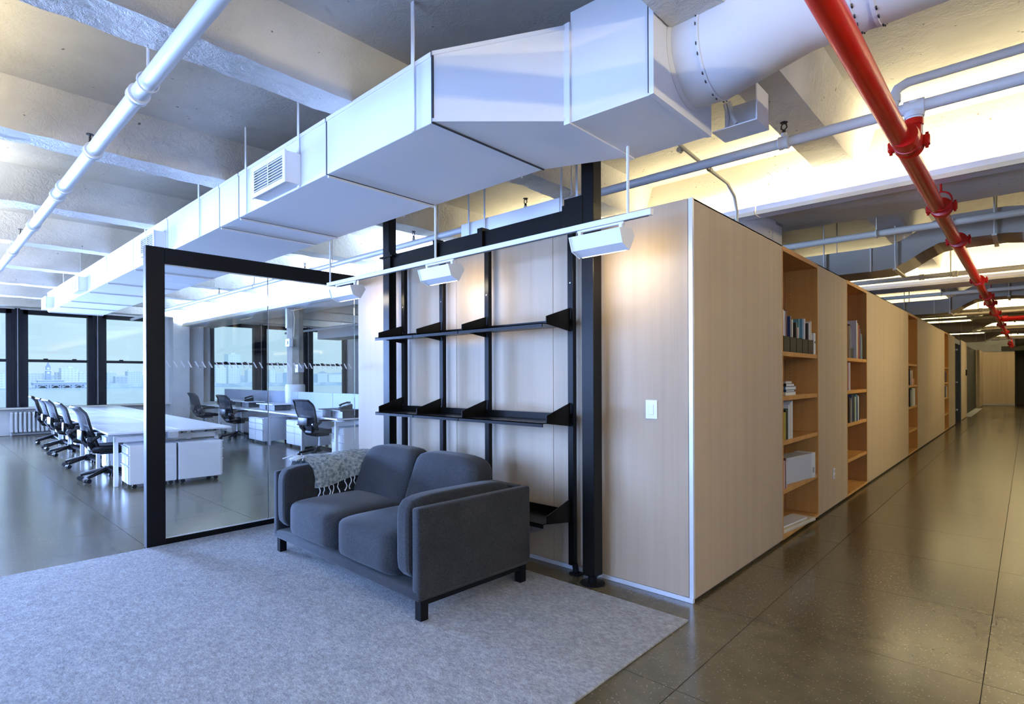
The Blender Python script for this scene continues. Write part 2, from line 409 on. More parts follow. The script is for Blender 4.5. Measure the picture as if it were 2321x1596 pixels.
# ceiling: slab, girders across, joists along
ceiling = struct('ceiling', 'white painted concrete ceiling with beams and joists', 'ceiling')
B('slab', 'slab_paint', ceiling, (XW-0.4, XE, YS, YN+2, ZS, ZS+0.2))
def rough_beam(prof, a, b_, axis, step, amp, seed):
    # prof: closed section points (u,z); swept from a to b along axis with ragged edges
    mb = MB(); k = len(prof); ns = max(2, int((b_-a)/step)); vs = []
    for i in range(ns+1):
        t = a + (b_-a)*i/ns
        for (u, z, fl) in prof:
            q = Vector((u*4+seed, t*5, z*6)); dz = noise.noise(q)*amp*fl + noise.noise(q*3.1)*amp*0.5*fl
            du = noise.noise(q+Vector((9, 3, 1)))*amp*fl
            vs.append((u+du, t, z+dz) if axis == 'y' else (t, u+du, z+dz))
    fs = [(i*k+j, i*k+(j+1) % k, (i+1)*k+(j+1) % k, (i+1)*k+j) for i in range(ns) for j in range(k)]
    fs += [tuple(range(k)), tuple(range(len(vs)-k, len(vs)))[::-1]]
    mb.add(vs, fs); return mb
JX = [0.355 - 2.1*i for i in range(-2, 9)]
spans = [(YS, GIRD[0][0])] + [(GIRD[k][1], GIRD[k+1][0]) for k in range(len(GIRD)-1)] + [(GIRD[-1][1], YN+2)]
for si, (a, b_) in enumerate(spans):
    for ji, x in enumerate(JX):
        near = si in (1,) or (si == 2 and x > -3)
        am = 0.012 if near and x < 0 else 0.003
        pr = []
        for u, z, fl in ((-.235, ZS+.01, 0), (-.20, ZS-.10, 1), (-.155, ZJ+.10, 1), (-.138, ZJ, 1), (0, ZJ, .6), (.138, ZJ, 1), (.155, ZJ+.10, 1), (.20, ZS-.10, 1), (.235, ZS+.01, 0)):
            pr.append((x+u, z, fl))
        rough_beam(pr, a, b_, 'y', 0.09 if near else 3.0, am, ji*3.7).build('joist', 'beam_paint', ceiling, True)
for k, (a, b_) in enumerate(GIRD):
    pr = [(a, ZS+.01, 0), (a, ZG+.02, .3), (a+.02, ZG, .3), (b_-.02, ZG, .3), (b_, ZG+.02, .3), (b_, ZS+.01, 0)]
    rough_beam(pr, XW, XE, 'x', 2.0, 0.003, k*5.0).build('girder', 'girder_paint', ceiling)
B('edge_beam', 'beam_paint', ceiling, (XW-0.4, XW+0.35, YS, YN, 3.24, ZS))

# walls that close the room
tag(B('wall_right', 'wall_paint', None, (XE, XE+.2, YS, YN+2, 0, ZS)), 'plain white wall along the far side of the corridor', 'wall', kind='structure')

# the window wall (x = XW): piers, sill and sash windows
wl_ = struct('wall_left', 'white painted masonry wall holding the tall black windows', 'wall')
B('spandrel', 'wall_paint', wl_, (XW-.4, XW, YS, YN, 0, .64))
B('lintel', 'wall_paint', wl_, (XW-.4, XW, YS, YN, 3.2, 3.3))
PANE, MUL = 1.24, 0.42
bays = []           # (start y of first pane, number of panes)
bays.append((-1.25 - 3*(PANE+MUL) + 0.0, 5))      # panes start at -6.23 ... ends 1.65
bays.append((3.22, 3)); bays.append((9.5, 3)); bays.append((15.7, 3)); bays.append((22.0, 3))
prev = YS; piers = []
for y0, k in bays:
    piers.append((prev, y0-.14)); prev = y0 + k*PANE + (k-1)*MUL + .14
piers.append((prev, YN))
for a, b_ in piers: B('pier', 'wall_paint', wl_, (XW-.4, XW, a, b_, .64, 3.2))
B('pilaster', 'wall_paint', wl_, (XW, XW+.45, 1.93, 2.36, 0, ZS))
B('pilaster', 'wall_paint', wl_, (XW, XW+.22, 2.36, 2.82, 0, ZS))
B('pilaster', 'wall_paint', wl_, (XW, XW+.35, 8.2, 9.2, 0, ZS))
B('block_course', 'wall_paint', wl_, (XW, XW+.05, -2.2, 8.2, 0, .24), (XW, XW+.03, 1.95, 8.2, .27, .44))
sl = MB(); sl.rbox(XW-.05, XW+.22, YS, 1.93, .655, .70, .012); sl.rbox(XW-.05, XW+.22, 2.82, 8.2, .655, .70, .012)
sl.build('sill', 'sill_wood', wl_)
wi = 1
for bi, (y0, k) in enumerate(bays):
    for q in range(k):
        a = y0 + q*(PANE+MUL); c = a + PANE
        W = struct('window_%d' % wi, 'tall black framed sash window looking over the river', 'window'); wi += 1
        W['label'] = 'tall black sash window, number %d along the white masonry wall' % (wi-1)
        x0, x1 = XW-.16, XW-.03
        B('frame', 'window_frame', W, (x0-.05, x1, a-.10, a, .66, 3.2), (x0-.05, x1, c, c+.10, .66, 3.2), (x0-.05, x1, a-.1, c+.1, 3.09, 3.2), (x0-.05, x1, a-.1, c+.1, .64, .70))
        B('sash_rail', 'window_frame', W, (x0, x1-.02, a, c, 1.86, 1.93))
        B('lower_pane', 'window_glass', W, (x0+.05, x0+.056, a, c, .70, 1.86))
        B('upper_pane', 'window_glass', W, (x0+.02, x0+.026, a, c, 1.93, 3.09))
        lk = MB(); lk.rbox(x1-.05, x1+.0, a+.30, a+.40, 1.93, 1.955, .01, 1); lk.rbox(x1-.05, x1+.0, c-.34, c-.24, 1.93, 1.955, .01, 1)
        lk.build('sash_lock', 'window_frame', W)
        if q < k-1:   # box mullion between sashes, with a pale sash-chain line
            mm = MB(); mm.box(x0-.1, x1+.02, c+.10, c+MUL-.10, .66, 3.24); mm.box(x1+.02, x1+.05, c+.16, c+MUL-.16, .66, 3.22); mm.build('mullion', 'window_frame', W)
            B('sash_chain', 'aluminium', W, (x1+.05, x1+.056, c+MUL/2-.005, c+MUL/2+.005, .72, 3.22))
# rear wall with windows, behind the camera
wb = struct('wall_back', 'white wall with a row of windows behind the viewer', 'wall')
B('spandrel', 'wall_paint', wb, (XW, XE, YS-.1, YS, 0, .7), (XW, XE, YS-.1, YS, 3.1, ZS), (1.6, XE, YS-.1, YS, .7, 3.1))
for i in range(12):
    x = -17.0 + i*1.66; B('pier', 'window_frame', wb, (x, x+.3, YS-.1, YS, .7, 3.1))
we = struct('wall_end', 'pale panelled wall closing the end of the corridor', 'wall')
B('panel', 'pale_veneer', we, (-3.8, 1.09, 32.0, 32.1, 0.07, H))
B('plinth', 'cabinet_grey', we, (-3.8, 1.09, 31.99, 32.1, 0, .07))
B('lintel', 'void_dark', we, (.62, XE, 31.8, 31.98, 2.58, 2.80))
B('dark_room', 'void_dark', we, (1.09, XE, 33.4, 33.5, 0, ZS), (1.09, 1.13, 32.1, 33.4, 0, 2.6))
B('closing_wall', 'wall_paint', we, (-17.3, XE, YN+.05, YN+.2, 0, ZS))

# ------------------------------------------------------------------ panelled block: front wall and corridor wall
wf = struct('wall_front', 'pale veneer panelled wall behind the black shelving', 'wall')
fx = [-3.82, -3.31, -2.21, -1.11, -0.028]
for a, b_ in zip(fx[:-1], fx[1:]):
    MB().rbox(a+.0015, b_-.0015, 0, .02, .032, H, .0012, 1).build('panel', 'pale_veneer', wf)
B('backing', 'gap_dark', wf, (-3.80, -.03, .02, .10, .0, H-.01))
MB().rbox(-3.82, .0, -.006, .02, 0, .03, .002, 1).build('base_strip', 'aluminium', wf)
MB().rbox(-.0255, .002, -.002, .022, .03, H, .001, 1).build('corner_strip', 'aluminium', wf)
B('top_cap', 'pale_veneer', wf, (-3.82, 0, .02, .10, H-.01, H))
wc = struct('wall_corridor', 'pale veneer panelled corridor wall with bookcase niches', 'wall')
NICHE = [(1.735, 2.845), (4.055, 5.15), (8.57, 9.68), (14.37, 15.35)]
ed = [0.022] + [v for q in NICHE for v in q] + [17.16]
for a, b_ in zip(ed[0::2], ed[1::2]):
    MB().rbox(-.02, 0, a+.001, b_-.001, .022, H, .0012, 1).build('panel', 'pale_veneer', wc)
    B('backing', 'gap_dark', wc, (-.32, -.02, a+.02, b_-.02, 0.0, H-.01))
    B('top_cap', 'pale_veneer', wc, (-.32, 0, a+.002, b_-.002, H-.01, H-.001))
B('block_side', 'pale_veneer', wc, (-3.82, -3.74, .1, 17.16, 0, H))
B('block_end', 'pale_veneer', wc, (-3.8, -.02, 17.1, 17.16, 0, H))
# further rooms down the corridor
d1 = struct('door_1', 'dark glazed corridor door in a blue grey frame', 'door')
B('leaf', 'door_dark', d1, (-.12, -.08, 17.3, 18.7, .02, 2.35))
B('jamb', 'jamb_blue_grey', d1, (-.2, .02, 18.72, 18.95, 0, 2.50), (-.2, -.0, 17.16, 18.95, 2.36, 2.50))
for z in (.35, 1.2, 2.2): B('hinge', 'aluminium', d1, (-.08, -.05, 18.4, 18.66, z, z+.04))
wr = struct('wall_rooms', 'pale veneer panels beyond the dark corridor door', 'wall')
MB().rbox(-.1, 0, 19.0, 21.4, 0.02, H, .002, 1).build('panel', 'pale_veneer', wr)
MB().rbox(-.1, 0, 28.3, 30.9, 0.02, H, .002, 1).build('panel', 'pale_veneer', wr)
B('handle_plate', 'black_steel', wr, (0, .03, 20.9, 21.15, 1.42, 1.62))
d2 = struct('door_2', 'dark open doorway between two veneer panels', 'door')
B('leaf', 'void_dark', d2, (-.16, -.12, 21.4, 28.3, .012, H-.02))  # no door leaf: dark sheet stands for the unlit space in the doorway
B('lit_floor_strip', 'cabinet_white', d2, (-.12, .1, 21.5, 28.2, 0, .012))  # pale strip painted in place of the lit floor at the doorway

# ------------------------------------------------------------------ columns
def column(x, y, label, wrap):
    c = struct('column', label, 'column', (x, y, 0))
    if wrap:
        MB().lathe([(.215, 0), (.215, 1.25), (.20, 1.28)], 28).build('white_wrap', 'column_white', c, True)
        mb = MB(); mb.lathe([(.185, 1.28), (.185, 2.55), (.20, ZG)], 8); mb.build('shaft', 'column_raw', c)
        mb = MB(); mb.box(-.02, .05, -.215, -.18, 2.55, ZG); mb.build('conduit', 'pipe_white', c)
        mb = MB(); mb.tube([(.17, -.1, 2.35), (.22, -.12, 2.55), (.25, -.12, 2.75), (.2, -.12, 2.9), (.22, -.1, ZG)], .02, 8); mb.build('cable', 'galvanised', c, True)
        for sx in (-1, 1): B('speaker_box', 'cabinet_grey', c, (sx*.27-.07, sx*.27+.07, -.1, .04, 1.55, 1.72))
        a = MB(); a.rbox(.06, .26, -.26, -.17, 2.12, 2.3, .01, 1); a.build('alarm', 'plastic_white', c)
        a = MB(); a.rbox(.13, .2, -.28, -.26, 2.17, 2.25, .01, 1); a.build('alarm_lens', 'aluminium', c)
    else:
        MB().lathe([(.28, 0), (.28, 2.50), (.29, 2.52), (.29, 2.60), (.33, 2.64), (.36, 2.92), (.38, 2.94), (.38, ZG)], 32).build('shaft', 'girder_paint', c, True)
        MB().box(.10, .36, .02, .30, 2.3, 2.99).build('riser_casing', 'girder_paint', c)
    return c
column(-10.75, 2.66, 'raw concrete column with white wrapped lower part between the desks', True)
column(-0.72, 2.62, 'white painted column rising behind the corner of the veneer wall', False)

# ------------------------------------------------------------------ girder uplights
def uplight(y, x0, x1, label, side=-1, watts=None, col=WARM):
    t = thing('linear_uplight', label, 'light', (0, y, 0), 0, 'linear uplights along the ceiling girders')
    mb = MB(); s = side
    lo, hi = (min(0, s*.15), max(0, s*.15))
    mb.box(x0, x1, lo, hi, 2.955, 2.97); mb.box(x0, x1, *(sorted((s*.15, s*.142))), 2.97, 3.035); mb.box(x0, x1, *(sorted((s*.006, 0))), 2.97, 3.02)
    mb.build('channel', 'white_metal', t)
    B('lip', 'pipe_warm_white', t, (x0, x1, *(sorted((s*.165, s*.15))), 2.95, 2.985))
    B('diffuser', 'lamp_diffuser', t, (x0+.02, x1-.02, *(sorted((s*.03, s*.12))), 2.972, 2.985))
    nseg = max(1, round((x1-x0)/7.5)); L_ = (x1-x0)/nseg
    for i in range(nseg):
        area('uplight_tube', (x0 + (i+.5)*L_, s*.10, 3.02), (PI - s*math.radians(25), 0, 0), L_-.1, .08, (watts or UPLIGHT_W)*L_, col, t)
names = ['girder uplight nearest the viewer, shining on the ceiling above the corridor mouth', 'second girder uplight down the corridor, above the first ductwork hump',
         'third girder uplight down the corridor', 'fourth girder uplight down the corridor', 'fifth girder uplight near the corridor end']
for k in range(1, 6):
    if k == 1:
        uplight(GIRD[k][0], -.35, XE-.1, names[0]); uplight(GIRD[k][0], -4.59, -.36, 'dim girder uplight above the veneer block', -1, 8.0)
        uplight(GIRD[k][0], -16.7, -4.6, 'girder uplight over the desks seen through the glass', -1, 140.0, COOL)
    else:
        uplight(GIRD[k][0], -3.0, XE-.1, names[k-1])
        if k == 2: uplight(GIRD[k][0], -16.7, -4.0, 'far office girder uplight beyond the raw concrete column', -1, 90.0, COOL)
uplight(GIRD[0][1], -3.5, -2.0, 'short girder uplight glowing at the upper edge above the rug', 1, 7.0)
uplight(GIRD[0][1], .6, XE-.1, 'added unseen girder uplight directly above the viewer', 1, 85.0)  # fixture added out of view to brighten joists and near ceiling
uplight(GIRD[0][1], -16.7, -5.0, 'added unseen girder uplight near the windows, left of the view', 1, 36.0, (.9, .95, 1.0))  # added beside the view to lift the office ceiling
uplight(GIRD[5][1], -3.0, XE-.1, 'added last girder uplight, facing the corridor end wall', 1, 50.0)  # added on the hidden girder side to light the end bay

# pendants added out of view along the corridor, to brighten the veneer
def pendant(y, label, watts):
    t = thing('added_corridor_pendant', label, 'light', (3.7, y, 2.5), 0, 'added unseen linear pendants along the corridor')
    MB().prism([(-.05, -1.2, 0), (.05, -1.2, 0), (.035, -1.2, .09), (-.035, -1.2, .09)], (0, 2.4, 0)).build('housing', 'white_metal', t)
    B('diffuser', 'lamp_diffuser', t, (-.045, .045, -1.18, 1.18, -.006, 0))
    for yy in (-.7, .9): MB().tube([(0, yy, .09), (0, yy, ZS-2.5)], .006, 6).build('rod', 'pipe_white', t)
    area('added_pendant_tube', (-.02, 0, -.02), (0, math.radians(80), 0), .1, 2.3, watts, WARM, t, math.radians(120))
for i in range(4): pendant((6.0, 12.85, 19.1, 25.35)[i], ['first', 'second', 'third', 'fourth', 'fifth'][i] + ' added unseen linear pendant down the corridor, along its open side', ADDED_PENDANT_W*(1.45 if i == 0 else 1.0))
pendant(-2.0, 'added unseen linear pendant at the corridor mouth, to the right of the viewer', 52.0)

# ================================================================== lounge corner
rug = MB(); rug.rbox(-3.84, .09, -5.2, -.26, 0, .012, .004, 2)
tag(rug.build('rug', 'rug_felt'), 'large mottled grey felt rug under the sofa', 'rug')

# ------------------------------------------------------------------ glass partition
gp = thing('glass_partition', 'clear glass partition in a heavy black steel frame beside the sofa', 'partition', (-3.85, 0, 0))
MB().rbox(-.085, 0, -1.985, -1.845, 0, 2.535, .004, 1).build('post', 'black_steel', gp)
MB().rbox(-.085, 0, -1.844, -.002, 2.40, 2.535, .004, 1).build('top_beam', 'black_steel', gp)
MB().rbox(-.06, -.02, -1.844, -.002, 0, .05, .003, 1).build('floor_channel', 'black_steel', gp)
panes = []
for a, b_ in ((-1.843, -.955), (-.951, -.004)):
    panes.append(B('pane', 'partition_glass', gp, (-.046, -.034, a, b_, .05, 2.40)))
B('pane_joint', 'aluminium', gp, (-.046, -.034, -.955, -.951, .05, 2.40))
B('edge_seal', 'plastic_white', gp, (-.05, -.03, -1.845, -1.838, .05, 2.40), (-.05, -.03, -1.838, -.03, 2.394, 2.40), (-.05, -.03, -1.838, -.03, .05, .056))
dash = MB(); dash.hexa([(0, .010, -.028), (.0015, .010, -.028), (.0015, .020, -.028), (0, .020, -.028)], [(0, -.020, .028), (.0015, -.020, .028), (.0015, -.010, .028), (0, -.010, .028)])
dme = dash.mesh('dash', 'frost')
y = -1.815
while y < -.04:
    if abs(y+.953) > .022: link('dash', dme, panes[0] if y < -.953 else panes[1], (-.033, y, 1.545))
    y += .0565

# ------------------------------------------------------------------ black steel wall shelving
sh = thing('wall_shelving', 'black steel post and rail shelving against the veneer wall', 'shelving', (0, 0, 0))
def post(x0, x1, y0, y1):
    c = ((x0+x1)/2, (y0+y1)/2)
    p = MB().rbox(x0, x1, y0, y1, .06, 3.17 if x0 < -2 else ZS, .004, 1).build('post', 'shelf_steel', sh)
    MB().lathe([(.085, 0.0), (.085, .008), (.03, .016), (.03, .06)], 24, (c[0], c[1], 0)).build('foot', 'black_steel', p, True)
post(-3.115, -3.01, -.16, -.075); post(-.715, -.615, -.185, -.085)
MB().rbox(-3.01, -.715, -.15, -.10, 2.475, 2.61, .004, 1).build('top_beam', 'shelf_steel', sh)
for x in (-3.0, -2.30, -1.73, -.86):
    MB().rbox(x-.03, x+.03, -.175, -.09, 2.47, 2.635, .003, 1).build('beam_bracket', 'shelf_steel', sh)
MB().rbox(-.86, -.70, -.19, -.08, 2.47, 2.67, .004, 1).build('beam_clamp', 'shelf_steel', sh)
MB().rbox(-3.13, -2.92, -.19, -.08, 2.585, 2.60, .003, 1).build('beam_clamp', 'shelf_steel', sh)
RX = [-2.895, -2.325, -1.745, -.885]
for x in RX:
    r_ = MB().rbox(x-.026, x+.026, -.085, -.045, .06, 2.47, .003, 1).build('rail', 'shelf_steel', sh)
    mb = MB(); mb.tube([(x+.02, -.065, .07), (x+.03, -.065, .02)], .022, 12); mb.rbox(x-.01, x+.07, -.10, -.03, 0, .014, .004, 1); mb.build('rail_foot', 'black_steel', r_, True)
    for z in (2.10, 1.85, 1.16): MB().lathe([(.006, -.087), (.006, -.085)], 8, (x, 0, z), 'y').build('bolt', 'chrome', r_)
def shelf(z, sec, label=None):
    for a, b_ in sec:
        s_ = MB()
        s_.box(a+.004, b_-.004, -.40, -.09, z, z+.006); s_.box(a+.004, b_-.004, -.40, -.392, z-.022, z+.006); s_.box(a+.004, b_-.004, -.10, -.092, z, z+.055)
        s_ = s_.build('shelf', 'shelf_steel', sh)
    for x in sorted({v for q in sec for v in q}):
        # tapered end plates
        MB().prism([(x-.003, -.09, z-.035), (x-.003, -.09, z+.135), (x-.003, -.36, z+.055), (x-.003, -.36, z-.0)], (.006, 0, 0)).build('bracket', 'shelf_steel', sh)
secs = list(zip(RX[:-1], RX[1:]))
shelf(1.785, secs); shelf(1.10, secs); shelf(.41, [(RX[2], RX[3])]); 

# ------------------------------------------------------------------ sofa
sofa = thing('sofa', 'charcoal grey fabric two seat sofa on the felt rug', 'sofa', (-1.99, -.86, .012), math.radians(-1.2))
HX, Y0, Y1 = .985, -.47, .48          # half width, front, back in local metres
MB().rbox(-HX+.01, HX-.01, Y0+.0, Y1-.02, .115, .185, .018, 3).build('base', 'sofa_fabric', sofa, True)
for s_ in (-1, 1):
    a, b_ = sorted((s_*HX, s_*(HX-.075)))
    MB().rbox(a, b_, Y0, Y1, .13, .655, .018, 3).build('side_panel', 'sofa_fabric', sofa, True)
    a, b_ = sorted((s_*(HX-.08), s_*(HX-.235)))
    def puff(x, y_, z):
        return (x, y_, z*(1+.015*(1-y_*y_)))
    MB().pillow(((a+b_)/2, -.045, .455), (abs(b_-a)/2, .435, .245), 7, 12, puff).build('arm_cushion', 'sofa_fabric', sofa, True)
MB().rbox(-HX+.07, HX-.07, Y1-.09, Y1, .13, .655, .018, 3).build('back_panel', 'sofa_fabric', sofa, True)
for s_ in (-1, 1):
    cx = s_*.372
    def crown(x, y_, z):
        return (x, y_ - .0, z*(1 + (.16*(1-x*x)*(1-y_*y_) if z > 0 else 0)))
    MB().pillow((cx, -.095, .315), (.375, .39, .137), 7, 14, crown).build('seat_cushion', 'sofa_fabric', sofa, True)
    c = MB()
    def back(x, y_, z, s_=s_):
        t = (z+1)/2
        out = max(0, x*s_)                                       # outer top corner slopes off
        return (x*(1-.02*t) - s_*.05*t*out, y_*(1-.30*t) + 1.05*t, z*(1 - .03*x*x) - .16*t*out*out*out)
    c.pillow((cx, .185, .615), (.378, .125, .225), 7, 14, back)
    c.build('back_cushion', 'sofa_fabric', sofa, True)
for x in (-.94, .94):
    for yy in (-.42, .42):
        sx = 1 if x > 0 else -1
        MB().box(x-.027, x+.027, yy-.027, yy+.027, 0, .118).build('leg', 'black_steel', sofa)
    B('leg_rail', 'black_steel', sofa, (x-.02, x+.02, -.42, .42, .085, .118))
# throw over the far arm
th = thing('throw_blanket', 'teal grey woven throw with white fringe over the sofa arm', 'blanket', (-2.99, -.82, .012), math.radians(-1.2))
prof = [(-.055, .63), (-.052, .685), (-.02, .722), (.04, .735), (.10, .738), (.17, .735), (.225, .715), (.252, .665), (.258, .60), (.262, .535)]
def sheet(u, v, off=0.0):
    k = u*(len(prof)-1); i = min(int(k), len(prof)-2); f_ = k-i
    x = prof[i][0]*(1-f_) + prof[i+1][0]*f_; z = prof[i][1]*(1-f_) + prof[i+1][1]*f_
    yy = -.27 + .68*v + .05*(1-u)*(1-v)*-1 + .02*math.sin(u*9+v*3)
    wv = noise.noise(Vector((u*4, v*7, 1.3)))*.016 + noise.noise(Vector((u*11, v*15, 4)))*.006
    nx, nz = (0, 1) if u < .6 else (1, .2)
    return (x + nx*(wv+.012+off), yy, z + nz*(wv+.012+off) - (.03*math.sin(v*6+1) if u > .8 else 0)*u)
mb = MB(); mb.grid(lambda u, v: sheet(u, v, .010), 26, 22); mb.grid(lambda u, v: sheet(u, 1-v, -.006), 26, 22)
mb.build('cloth', 'throw_wool', th, True)
random.seed(3)
for i in range(13):
    v = .06 + .86*i/12 + random.uniform(-.02, .02); p0 = Vector(sheet(1.0, v)); ln = random.uniform(.075, .125)
    pts = [p0 + Vector((-.004, 0, .015))]
    for q in range(1, 6): pts.append(p0 + Vector((.004 + .004*math.sin(i+q), .010*math.sin(i*2.1+q*1.2), -ln*q/5)))
    MB().tube(pts, [.0042]*5+[.0058], 6).build('fringe', 'fringe_wool', th, True)
for i in range(16):
    p0 = Vector((random.uniform(-.04, .16), -.27, .735)); d = Vector((random.uniform(-.05, .05), -random.uniform(.05, .13), 0))
    pts = [p0 + Vector((0, .02, .012)), p0 + d*.4 + Vector((0, 0, random.uniform(.012, .03))), p0 + d*.8 + Vector((.01, 0, .006)), p0 + d + Vector((.015*math.sin(i), .01, .0))]
    MB().tube(pts, .0048, 6).build('fringe', 'fringe_wool', th, True)

# ------------------------------------------------------------------ switch, socket
sw = thing('light_switch', 'white rocker light switch plate on the veneer wall', 'switch', (-.283, 0, 1.205))
MB().rbox(-.042, .042, -.008, 0, -.062, .062, .003, 2).build('plate', 'plastic_white', sw); MB().rbox(-.017, .017, -.013, -.007, -.034, .034, .002, 1).build('rocker', 'plastic_white', sw)
so = thing('wall_socket', 'small white socket plate low on the corridor veneer', 'socket', (0, 3.43, .37))
MB().rbox(0, .008, -.036, .036, -.058, .058, .003, 1).build('plate', 'plastic_white', so)
for z in (-.03, .03): MB().rbox(.007, .011, -.017, .017, z-.017, z+.017, .002, 1).build('outlet', 'cabinet_grey', so)

# ------------------------------------------------------------------ lighting track
tk = thing('lighting_track', 'long white lighting track hung in front of the shelving', 'light track', (0, -.42, 0))
MB().rbox(-3.70, -.05, -.018, .018, 2.352, 2.388, .002, 1).build('track', 'white_metal', tk)
B('track_slot', 'gap_dark', tk, (-3.69, -.07, -.006, .006, 2.350, 2.353))
MB().rbox(-.052, -.047, -.0185, .0185, 2.3515, 2.3885, .001, 1).build('end_cap', 'plastic_white', tk)
for x in (-3.66, -1.99, -.205): MB().tube([(x, 0, 2.388), (x, 0, 2.80 if x > -1 else ZJ+.3)], .009, 8).build('rod', 'pipe_white', tk, True)
def wallwasher(x0, x1, label):
    cx = (x0+x1)/2; hw = (x1-x0)/2
    t = thing('track_lamp', label, 'lamp', (cx, -.42, 2.35), 0, 'white wall washing lamps on the track')
    # trapezoid hood open towards the wall
    pr = [(-.075, -.05), (.055, -.03), (.085, -.075), (.03, -.165), (-.045, -.135)]
    hood = MB().prism([(-hw, p[0], p[1]) for p in pr], (2*hw, 0, 0)).build('hood', 'white_metal', t)
    for sx in (-1, 1):
        MB().prism([(sx*hw, p[0]*1.06, p[1]*1.03) for p in pr], (sx*.006, 0, 0)).build('end_plate', 'white_metal', t)
        MB().rbox(sx*(hw-.03)-.012, sx*(hw-.03)+.012, -.014, .014, -.05, .0, .003, 1).build('stem', 'white_metal', t)
    MB().rbox(-hw+.01, hw-.01, -.012, .012, -.014, 0, .002, 1).build('adaptor', 'white_metal', t)
    # glowing aperture facing the wall and down
    a, b_ = Vector((0, .085, -.075)), Vector((0, .03, -.165)); nrm = Vector((0, .85, -.53))
    q = [(-hw+.02, a.y, a.z), (hw-.02, a.y, a.z), (hw-.02, b_.y, b_.z), (-hw+.02, b_.y, b_.z)]
    MB().prism([Vector(p)+nrm*.001 for p in q], nrm*.004).build('lens', 'lamp_diffuser_track', t)
    area('track_lamp_beam', (0, .0575+.012, -.12-.008), (math.radians(58), 0, 0), 2*hw-.06, .09, TRACK_W, (1.0, .86, .62), t, math.radians(150))
wallwasher(-3.55, -3.16, 'small white track lamp at the glass partition end of the track')
wallwasher(-2.12, -1.75, 'white track lamp in the middle of the track above the shelves')
wallwasher(-.58, -.22, 'white track lamp beside the thick black post, lighting the bare veneer')

# ================================================================== ductwork
du = thing('air_duct', 'long white rectangular air duct hung below the ceiling', 'duct', (0, 0, 0))
DY0, DY1, DZ0, DZ1 = -1.40, -.46, 2.80, 3.17
seams = [-.82, -1.95, -3.43, -3.87, -5.37, -6.75, -8.2, -9.4, -10.9, -12.0, -13.2]
for a, b_ in zip(seams[1:], seams[:-1]):
    MB().rbox(a+.009, b_-.009, DY0, DY1, DZ0, DZ1, .003, 1).build('duct_segment', 'duct_white', du)
    B('seam', 'gap_dark', du, (a-.009, a+.009, DY0+.003, DY1-.003, DZ0+.003, DZ1-.003))
    mb = MB(); mb.box(a-.018, a-.006, DY0+.02, DY1, DZ0-.014, DZ0+.001); mb.build('flange', 'duct_white', du)
    mb = MB(); mb.box(a+.01, b_-.01, DY0-.006, DY0+.001, DZ1-.014, DZ1+.012); mb.build('top_lip', 'duct_white', du)
# transition to the end box
lo = [(-.815, DY0, DZ0), (-.815, DY0, DZ1), (-.815, DY1, DZ1), (-.815, DY1, DZ0)]; hi = [(-.285, -.905, DZ0), (-.285, -.905, 3.31), (-.285, -.25, 3.31), (-.285, -.25, DZ0)]
MB().hexa(lo, hi).build('transition', 'duct_white', du)
mb = MB(); mb.hexa([(-.815, DY0-.008, DZ1-.012), (-.815, DY0-.008, DZ1+.01), (-.815, DY0+.002, DZ1+.01), (-.815, DY0+.002, DZ1-.012)], [(-.285, -.913, 3.298), (-.285, -.913, 3.32), (-.285, -.903, 3.32), (-.285, -.903, 3.298)])
mb.build('transition_lip', 'duct_white', du); mb = MB()
mb.hexa([(-.815, DY0-.008, DZ0), (-.815, DY0-.008, DZ0+.018), (-.815, DY0+.002, DZ0+.018), (-.815, DY0+.002, DZ0)], [(-.285, -.913, DZ0), (-.285, -.913, DZ0+.018), (-.285, -.903, DZ0+.018), (-.285, -.903, DZ0)])
mb.build('transition_lip', 'duct_white', du)
B('flange', 'duct_white', du, (-.300, -.262, -.918, -.245, DZ0-.02, 3.325))
B('seam', 'gap_dark', du, (-.306, -.300, -.912, -.25, DZ0-.008, 3.318)); B('seam', 'gap_dark', du, (-.824, -.812, DY0-.006, DY1, DZ0-.006, DZ1+.004))
MB().hexa([(-.262, -.905, DZ0-.012), (.205, -.855, DZ0), (.205, -.20, DZ0), (-.262, -.235, DZ0-.012)], [(-.262, -.905, 3.38), (.205, -.855, 3.40), (.205, -.20, 3.40), (-.262, -.235, 3.38)]).build('end_box', 'duct_white', du)
mb = MB(); mb.box(.175, .182, -.866, -.85, DZ0+.01, 3.4); mb.build('seam', 'gap_dark', du)
mb = MB(); mb.box(.182, .208, -.868, -.195, DZ0-.004, 3.4); mb.build('end_frame', 'duct_white', du)
